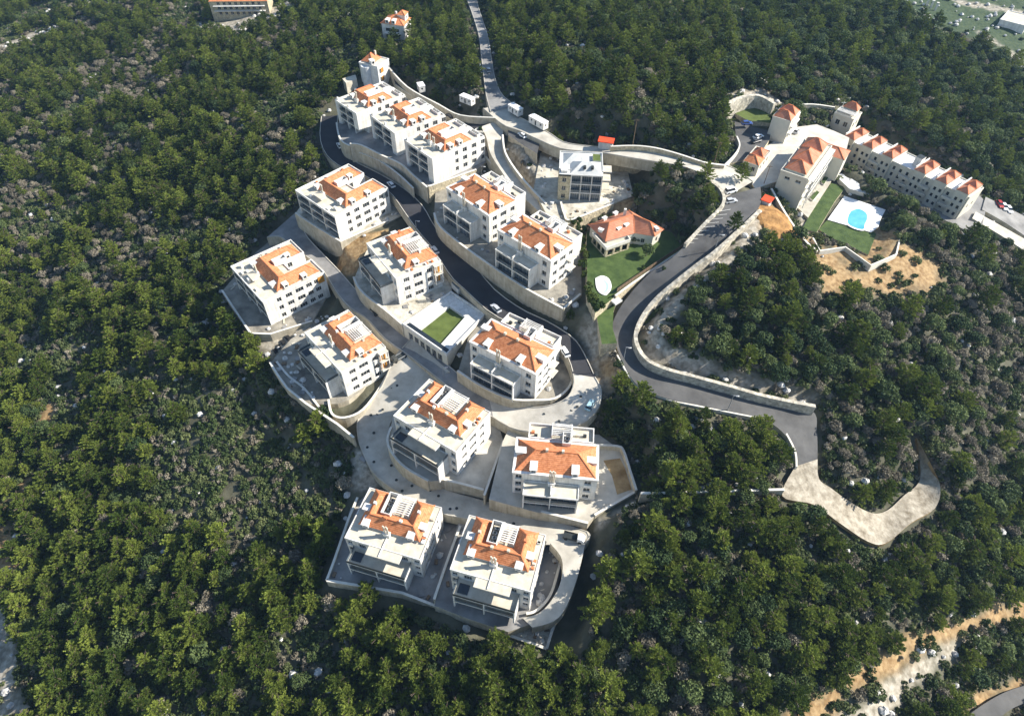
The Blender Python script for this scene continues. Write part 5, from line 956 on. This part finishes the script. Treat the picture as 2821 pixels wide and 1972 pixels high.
def pine_crown(seed, h=9., rad=2.9):
    r = np.random.default_rng(seed); t = TM(); nw = 10
    for k in range(nw):
        u = k/(nw-1); z0 = h*(.2+.72*u); nb = 6 if u < .8 else 4; a0 = r.uniform(0, 6.28)
        for b in range(nb):
            a = a0+6.2832*b/nb+r.normal()*.22; rr = rad*(1.06-u**1.35)*r.uniform(.7, 1.2)+.3; up = r.uniform(.15, .45)+.35*u; z = z0+r.normal()*.25; nt = 4+int(rr*2.6); d = np.array([math.cos(a), math.sin(a), up+.25]); d /= np.linalg.norm(d); sd_ = np.array([-math.sin(a), math.cos(a), 0.])
            for j in range(nt):
                f = (j+.6)/nt; q = rr*(.22+.78*f); c = np.array([q*math.cos(a), q*math.sin(a), z+q*up])+sd_*r.normal()*.26*(1.1-f)*rr*.5; c[2] += r.normal()*.08; sz = r.uniform(.42, .72)*(1.1-.3*u)
                for m in range(6):
                    e = d*.9+sd_*r.normal()*.75+unit(r)*.45; e[2] += .15; e /= np.linalg.norm(e); w_ = np.cross(e, unit(r)); w_ /= np.linalg.norm(w_)+1e-6; tip = c+e*sz
                    t.tri(c-w_*.15*sz-e*.12, c+w_*.15*sz-e*.12, tip); t.tri(c+e*sz*.35-w_*.22*sz, c+e*sz*.35+w_*.22*sz, tip)
    return t.mesh('crown', LM['pine'])
def leaf_crown(seed, mat_, rad=2.3, zc=3.2, zr=1.9, blobs=16, per=70, leaf=.34, shell=.75):
    r = np.random.default_rng(seed); t = TM()
    for k in range(blobs):
        d = unit(r); d[2] = abs(d[2])*.9-.25; c = np.array([d[0]*rad*shell, d[1]*rad*shell, zc+d[2]*zr*.9])*np.array([1, 1, 1]); br = rad*r.uniform(.32, .55)
        for j in range(per):
            e = unit(r); e[2] = e[2]*.8+.15; p = c+e*br*r.uniform(.7, 1.05); n_ = unit(r)*.8+e; n_ /= np.linalg.norm(n_); a = np.cross(n_, unit(r)); a /= np.linalg.norm(a)+1e-6; b = np.cross(n_, a); s = leaf*r.uniform(.6, 1.3)
            t.tri(p-a*s*.6, p+a*s*.6, p+b*s); t.tri(p-a*s*.6, p-b*s*.5, p+a*s*.6)
    return t.mesh('crown', mat_)
def twig_crown(seed, rad=1.8, h=3., n=240):
    r = np.random.default_rng(seed); t = TM()
    for k in range(n):
        d = unit(r); d[2] = abs(d[2])+.25; d /= np.linalg.norm(d); s = r.uniform(.35, 1.); p0 = np.array([0, 0, .2])+d*rad*s*.35*np.array([1, 1, h/rad*.6]); p1 = d*rad*s*np.array([1, 1, h/rad*.62])+np.array([0, 0, .2]); e = p1-p0; w_ = np.cross(e, unit(r)); w_ /= np.linalg.norm(w_)+1e-6
        t.tri(p0-w_*.05, p0+w_*.05, p1)
        for m in range(3):
            q = p0+e*r.uniform(.4, 1.); f = unit(r)*.45+e*.25; v = np.cross(f, unit(r)); v /= np.linalg.norm(v)+1e-6; t.tri(q-v*.055, q+v*.055, q+f)
    return t.mesh('crown', LM['bare'])
def rock_mesh(seed):
    r = np.random.default_rng(seed); mb = MB(); n = 7; rings = []
    for k, (z, q) in enumerate(((-.3, .9), (.15, 1.), (.5, .75), (.72, .3))): rings.append([(q*math.cos(6.2832*i/n)*r.uniform(.7, 1.25), q*math.sin(6.2832*i/n)*r.uniform(.7, 1.25), z*r.uniform(.8, 1.2)) for i in range(n)])
    for k in range(3):
        for i in range(n): mb.poly([rings[k][i], rings[k][(i+1) % n], rings[k+1][(i+1) % n], rings[k+1][i]])
    mb.poly(rings[-1]); return mb.mesh('boulder', ['rock'])
PROTO = {'pine': [(pine_crown(i, 8.6+.5*(i % 3), 2.7+.25*(i % 4)), trunk_mesh(8., .2, np.random.default_rng(i))) for i in range(5)],
 'oak': [(leaf_crown(20+i, LM['oak'], 2.3+.15*i, 3., 1.9+.1*i), trunk_mesh(3.4, .2, np.random.default_rng(20+i))) for i in range(4)],
 'bare': [(leaf_crown(40+i, LM['bare'], 1.9+.2*i, 2., 1.5, 13, 60, .3, .7), trunk_mesh(1.8, .1, np.random.default_rng(40+i), 3)) for i in range(3)],
 'scrub': [(leaf_crown(60+i, LM['scrub'] if i < 3 else LM['oak'], 1.15, .5, .65, 7, 42, .26), None) for i in range(4)],
 'hedge': [(leaf_crown(80+i, LM['hedge'], 1.4, 1.1, 1.2, 10, 60, .28), None) for i in range(2)]}
rk = [rock_mesh(i) for i in range(4)]
# --- where things grow
def place(spacing, seed):
    r = np.random.default_rng(seed); xs = np.arange(-420, 330, spacing); ys = np.arange(20, 620, spacing*.866); X, Y = np.meshgrid(xs, ys); X = X+(np.arange(len(ys)) % 2)[:, None]*spacing/2
    X = (X+r.uniform(-.42, .42, X.shape)*spacing).ravel(); Y = (Y+r.uniform(-.42, .42, Y.shape)*spacing).ravel(); Z = gsample(HT, X, Y); p = pj(np.stack([X, Y, Z], -1))
    k = (p[:, 0] > -130) & (p[:, 0] < W0+130) & (p[:, 1] > -110) & (p[:, 1] < H0+190) & (p[:, 2] > 0)
    X, Y, Z, p = X[k], Y[k], Z[k], p[k]; return X, Y, Z, p, gsample(BUILT, X, Y), gsample(BARE, X, Y), r
def inpx(p, poly): return pdist(p[:, 0], p[:, 1], np.array(poly, float)) < 0
FOOT = []                                        # keep trees off houses that stand on the bare hillside
for o in col.objects:
    if o.parent is None and o.name.split('.')[0] in ('tower_house', 'white_house', 'distant_villa_block', 'distant_house', 'garden_house', 'hotel_tower', 'gate_pavilion', 'site_cabin', 'guard_kiosk', 'pool_house', 'hotel_building', 'concrete_house', 'yard_platform', 'stone_pillar', 'hotel_row'): 
        FOOT.append((o.location.x, o.location.y, {'distant_villa_block': 16, 'hotel_building': 15, 'concrete_house': 11, 'distant_house': 13, 'white_house': 9, 'tower_house': 9}.get(o.name.split('.')[0], 5)))
def free(X, Y): 
    k = np.ones(len(X), bool)
    for a, b, q in FOOT: k &= np.hypot(X-a, Y-b) > q
    return k
MEADOW = [(2400,-120),(2960,-120),(2960,230),(2690,122),(2540,68)]; SCRUBBY = [(330,1000),(860,1120),(930,1300),(700,1560),(420,1330)]; NOROCK = [(0,0),(1300,0),(1300,600),(0,700)]
FRONT = [(700,640),(930,560),(960,420),(2400,420),(2400,1000),(1700,1500),(1600,1800),(880,1660)]
CLEAR = [[(2298,440),(2330,490),(2660,655),(2740,660),(2720,560),(2640,480),(2330,380)], [(-60,1440),(30,1440),(35,1640),(75,1800),(95,1990),(-60,1990)], [(2100,570),(2240,640),(2290,830),(2480,840),(2620,810),(2600,730),(2480,640),(2420,560),(2290,440),(2160,490)], [(1590,560),(1640,560),(1660,640),(1640,780),(1600,830)], [(1230,250),(1330,270),(1350,320),(1230,310)], [(2190,290),(2290,300),(2330,370),(2230,350)]]
X, Y, Z, p, bu, ba, r = place(4.25, 11)
den = vnoise(X, Y, 26, 31)+.6*vnoise(X, Y, 9, 32)
right = (p[:, 0] > 1700).astype(float); top = np.clip((700-p[:, 1])/700, 0, 1)
VILLAGE = [(880,310),(960,225),(1060,185),(1200,290),(1340,330),(1400,380),(1520,600),(1610,830),(1660,1000),(1665,1120),(1590,1200),(1660,1205),(1760,1350),(1690,1450),(1610,1830),(1300,1765),(1110,1682),(880,1640),(955,1350),(980,1215),(740,1010),(690,930),(600,800),(740,640),(810,580),(930,460)]
ok = (bu > 2.6) & ~inpx(p, VILLAGE) & (ba < .3) & free(X, Y) & ~inpx(p, MEADOW)
for c_ in CLEAR: ok &= ~inpx(p, c_)
ok &= (gsample(BARE, X, Y+2.5) < .5)
keep = ok & (den > np.where(inpx(p, SCRUBBY), .22, np.where(p[:, 0] > 1600, -.42, -.30)))
ty = r.random(len(X)); topr = (p[:, 0] > 1500) & (p[:, 1] < 500)
poak = np.where((p[:, 0] > 1650) & (p[:, 1] < 1150), np.where(topr & (p[:, 0] < 2000), .25, .62), np.where(p[:, 0] > 1600, .38, .08)); _bp = vnoise(X, Y, 30, 55)+.5*vnoise(X, Y, 11, 56)
pbare = np.where((p[:, 0] > 2150) & (p[:, 1] > 680) & (p[:, 1] < 1350), np.where(_bp > -.12, .82, .25), np.where((p[:, 0] < 1000) & (p[:, 1] < 800), np.where(_bp > .02, .8, .14), 0))
pbare = np.where(pbare > 0, pbare, np.where(topr, .2, np.where((p[:, 0] < 1000) & (p[:, 1] < 700), .27, np.where((p[:, 0] > 1700) & (p[:, 1] < 1150), .24, .1))))
kd = np.where(ty < pbare, 2, np.where(ty < pbare+poak*(1-pbare), 1, 0))
GROVE = [(1730,455),(1800,462),(1900,478),(1950,515),(1960,570),(1915,620),(1870,665),(1845,640),(1760,600),(1735,560),(1745,500)]
_gv = r.random(len(X)); keep |= inpx(p, GROVE) & (bu > .8) & (_gv < .95)
TREES = {k: np.stack([X, Y, Z, p[:, 0], p[:, 1], p[:, 2]], -1)[keep & (kd == i)] for i, k in enumerate(('pine', 'oak', 'bare'))}
X, Y, Z, p, bu, ba, r2 = place(1.75, 12)
sc_ok = (bu > 1.2) & ~inpx(p, VILLAGE) & ((ba < .45) | (r2.random(len(X)) < .1)) & free(X, Y) & (r2.random(len(X)) < np.where(inpx(p, MEADOW), .04, .74))
SCR = np.stack([X, Y, Z, p[:, 0], p[:, 1], p[:, 2]], -1)[sc_ok]
X, Y, Z, p, bu, ba, r3 = place(2.7, 13)
rk_ok = (bu > .8) & (r3.random(len(X)) < np.where(gsample(ZC[..., 0], X, Y) > .3, .03, np.where(ba > .4, .2, np.where(inpx(p, MEADOW), .0, np.where(inpx(p, NOROCK), .014, .075)+.1*(vnoise(X, Y, 14, 77) > .18)))))
RKS = np.stack([X, Y, Z, p[:, 0], p[:, 1], p[:, 2]], -1)[rk_ok]
def zone_label(kind, px, py):
    nm = {'pine': 'pine tree', 'oak': 'round dark evergreen tree', 'bare': 'bare grey tree'}[kind]
    if px < 1000:
        if py < 450: w_ = 'on the upper left forest slope'
        elif py < 1000: w_ = 'on the forest slope left of the village'
        elif py < 1500: w_ = 'in the scrub left of the lowest blocks'
        else: w_ = 'in the sunlit forest at the lower left'
    elif px < 1650:
        w_ = 'in the wood above the village' if py < 450 else ('between the village roads' if py < 1420 else 'in the forest below the lowest blocks')
    elif py < 460: w_ = 'in the wood behind the hotel'
    elif py < 1130: w_ = 'on the slope inside the asphalt bend'
    elif py < 1360 and px < 2170: w_ = 'in the triangle between the village and the asphalt bend'
    else: w_ = 'in the lower right forest'
    if 'triangle' in w_: pass
    elif py > 1600: w_ += ', near the bottom edge'
    elif px < 450: w_ += ', near the left edge'
    elif px > 2450: w_ += ', near the right edge'
    elif px > 2050: w_ += ', right of its middle'
    return nm+' '+w_, nm+'s '+w_
NAME = {'pine': 'pine_tree', 'oak': 'evergreen_tree', 'bare': 'bare_tree'}
def plant(kind, x, y, z, s, rz, label=None, group=None, v=0, cat='tree'):
    cr_, tk = PROTO[kind][v % len(PROTO[kind])]; r_ = empty(NAME.get(kind, 'shrub'), (x, y, z), rz); r_.scale = (s, s, s); tag(r_, label, cat, group)
    inst(cr_, 'crown', r_, (0, 0, 0)); 
    if tk: inst(tk, 'trunk', r_, (0, 0, 0))
    return r_
# trees one can single out
for kd_, a, b, s, lb in (('pine',2040,498,.85,'lone pine in the middle of the road junction by the hotel'), ('pine',2020,632,.8,'pine leaning over the parking bays'), ('pine',1540,412,.7,'bushy pine behind the grey concrete house'), ('oak',2072,470,.7,'dark bush beside the gate pavilion'),
 ('oak',1780,705,.9,'round tree on the villa lawn near the fence'), ('oak',1750,668,.6,'small tree in the angle of the villa'), ('pine',885,1190,1.15,'big bright pine just below the boundary wall on the left'), ('pine',845,1215,1.,'second pine below the boundary wall on the left'),
 ('pine',1020,1650,1.05,'tall pine right under the outer boundary wall of the lowest blocks'), ('pine',1570,880,.5,'small pine on the rocky bank above the plaza')):
    P = S(a, b); plant(kd_, P[0], P[1], P[2]-.1, s, a*.7, lb, None, int(a))
for k, (a, b, s) in enumerate(((1600,640,1.),(1605,668,.9),(1598,690,1.1),(1612,708,.8),(1606,735,1.),(1614,765,.9),(1620,795,.8),(1632,830,1.),(1645,850,1.1),(1570,622,.9),(1588,618,1.),(1625,815,.8),(1640,845,.9))):
    P = S(a, b); plant('hedge', P[0], P[1], P[2], s*1.25, k*1.3, 'leafy green shrub in the hedge between the villa and the apartment blocks', 'hedge shrubs left of the villa', k, 'shrub')
for k, (a, b, s, lb) in enumerate(((1775,742,.7,'round clipped bush in the middle of the villa lawn'), (1325,360,.7,'shrub in the oval stone planter'), (1828,742,.5,'small bush at the lower villa fence'))):
    P = S(a, b); plant('hedge', P[0], P[1], P[2], s, k, lb, None, k, 'shrub')
stuffn = {}
def scatter(name, label, cat, meshes, arr, smin, smax, seed, zoff=-.1, rank=None):
    r_ = np.random.default_rng(seed); n_ = len(arr); me = bpy.data.meshes.new(name); me.vertices.add(n_); co_ = arr[:, :3].copy(); co_[:, 2] += zoff; me.vertices.foreach_set('co', co_.ravel())
    sc_ = r_.uniform(smin, smax, n_); a = me.attributes.new('sc', 'FLOAT', 'POINT'); a.data.foreach_set('value', sc_); a = me.attributes.new('rz', 'FLOAT', 'POINT'); a.data.foreach_set('value', r_.uniform(0, 6.28, n_)); a = me.attributes.new('ix', 'INT', 'POINT'); a.data.foreach_set('value', r_.integers(0, len(meshes), n_).astype(np.int32))
    o = bpy.data.objects.new(name, me); col.objects.link(o); tag(o, label, cat, None, 'stuff')
    cl = bpy.data.collections.new('proto_'+name)
    for m in meshes: cl.objects.link(bpy.data.objects.new('proto', m))
    g = bpy.data.node_groups.new(name, 'GeometryNodeTree'); g.interface.new_socket('Geometry', in_out='INPUT', socket_type='NodeSocketGeometry'); g.interface.new_socket('Geometry', in_out='OUTPUT', socket_type='NodeSocketGeometry')
    N = g.nodes; L = g.links; gi = N.new('NodeGroupInput'); go = N.new('NodeGroupOutput'); ci_ = N.new('GeometryNodeCollectionInfo'); ci_.inputs[0].default_value = cl; ci_.inputs[1].default_value = True; ci_.inputs[2].default_value = True
    ip = N.new('GeometryNodeInstanceOnPoints'); ip.inputs['Pick Instance'].default_value = True
    def at_(nm, ty_): q = N.new('GeometryNodeInputNamedAttribute'); q.data_type = ty_; q.inputs[0].default_value = nm; return q.outputs['Attribute']
    cx = N.new('ShaderNodeCombineXYZ'); L.new(at_('rz', 'FLOAT'), cx.inputs[2])
    L.new(gi.outputs[0], ip.inputs['Points']); L.new(ci_.outputs[0], ip.inputs['Instance']); L.new(at_('ix', 'INT'), ip.inputs['Instance Index']); L.new(cx.outputs[0], ip.inputs['Rotation']); L.new(at_('sc', 'FLOAT'), ip.inputs['Scale']); L.new(ip.outputs[0], go.inputs[0])
    md = o.modifiers.new('scatter', 'NODES'); md.node_group = g; return o
def joined(cr_, tk, nm):                          # crown and trunk as one mesh for the far wood
    me = bpy.data.meshes.new(nm); vv = [tuple(v.co) for v in cr_.vertices]; n0 = len(vv); vv += [tuple(v.co) for v in tk.vertices]; ff = [tuple(q.vertices) for q in cr_.polygons]; n1 = len(ff); ff += [tuple(i+n0 for i in q.vertices) for q in tk.polygons]
    me.from_pydata(vv, [], ff); me.materials.append(cr_.materials[0]); me.materials.append(tk.materials[0]); me.polygons.foreach_set('material_index', [0]*n1+[1]*(len(ff)-n1)); return me
rs = random.Random(8)
LIM = {'pine': 300, 'oak': 300, 'bare': 120}; SR = {'pine': (.42, 1.12), 'oak': (.45, 1.25), 'bare': (.45, 1.05)}
for kd_, arr in TREES.items():
    vis = (arr[:, 3] > 0) & (arr[:, 3] < W0) & (arr[:, 4] > 0) & (arr[:, 4] < H0); od = np.argsort(np.where(vis, arr[:, 5], 9999)); near = od[:LIM[kd_]]; rest = od[LIM[kd_]:]
    for i in near:
        q = arr[i]; lb, gp = zone_label(kd_, q[3], q[4]); plant(kd_, q[0], q[1], q[2]-.15, rs.uniform(*SR[kd_]), rs.uniform(0, 6.28), lb, gp, rs.randrange(9))
    nm = {'pine': ('pine_wood', 'dense far pine wood covering the slopes'), 'oak': ('evergreen_wood', 'mass of round dark evergreen trees on the far slopes'), 'bare': ('bare_wood', 'greyish leafless trees mixed through the far wood')}[kd_]
    scatter(nm[0], nm[1], 'forest', [joined(a, b, nm[0]) for a, b in PROTO[kd_]], arr[rest], *SR[kd_], 3)
scatter('scrub', 'low green and grey scrub covering the forest floor', 'scrub', [a for a, b in PROTO['scrub']]+[leaf_crown(71, LM['bare'], 1.1, .5, .6, 6, 36, .26)], SCR, .6, 1.5, 5, -.05)
scatter('limestone_rocks', 'pale limestone rocks scattered over the slopes', 'rocks', rk, RKS, .3, 1.25, 6, .3)
DB = []
for pi, nn_ in ((2, 40), (3, 70), (4, 40), (5, 60), (6, 70), (7, 25), (10, 60), (11, 50), (12, 60), (13, 50)):
    P = RW[pi]; x0, y0 = P.min(0); x1, y1 = P.max(0); rr_ = np.random.default_rng(pi); xx = rr_.uniform(x0, x1, nn_*4); yy = rr_.uniform(y0, y1, nn_*4); k = pdist(xx, yy, P) < -1.2
    for v in APT.values():
        ca, sa = math.cos(R(v[4])), math.sin(R(v[4])); lx = (xx-v[1])*ca+(yy-v[2])*sa; ly = -(xx-v[1])*sa+(yy-v[2])*ca; k &= (abs(lx) > v[5]/2+.8) | (ly > v[6]/2+5.5) | (ly < -v[6]/2-5.6)
    k &= np.hypot(xx-22.3, yy-199.3) > 12
    DB += [(a, b, PLOTS[pi][1]+.05, 0, 0, 0) for a, b in zip(xx[k], yy[k])]
dbm = [MB().box(-.7, .7, -.45, .45, 0, .5).mesh('crate', ['wood']), MB().box(-1.4, 1.4, -.15, .15, 0, .18).box(-1.2, 1.3, .2, .4, 0, .15).mesh('timber', ['deck']), MB().box(-.5, .5, -.5, .5, 0, .7).mesh('block_pack', ['concgrey']), MB().box(-.8, .8, -.8, .8, 0, .25).mesh('slab_pack', ['conc2'])]
scatter('building_rubble', 'loose stones, timber and block packs littering the unfinished yards', 'rubble', rk+dbm, np.array(DB), .3, 1.1, 9, 0.)
print('trees', {k: len(v) for k, v in TREES.items()}, 'scrub', len(SCR), 'rocks', len(RKS))

# ------------------------------------------------------------------ haze
hz = MB().box(-485, 360, -30, 655, HT.min()-1.5, 162).obj('haze', []); hz['kind'] = 'stuff'; hz['label'] = 'thin bluish haze over the far slopes'; hz['category'] = 'haze'
hm = bpy.data.materials.new('haze'); hm.use_nodes = True; n = hm.node_tree.nodes; n.remove(n['Principled BSDF']); pv = n.new('ShaderNodeVolumePrincipled'); pv.inputs['Color'].default_value = (.38, .62, 1, 1); pv.inputs['Density'].default_value = .00009; pv.inputs['Anisotropy'].default_value = .2
hm.node_tree.links.new(pv.outputs[0], n['Material Output'].inputs['Volume']); hz.data.materials.append(hm)
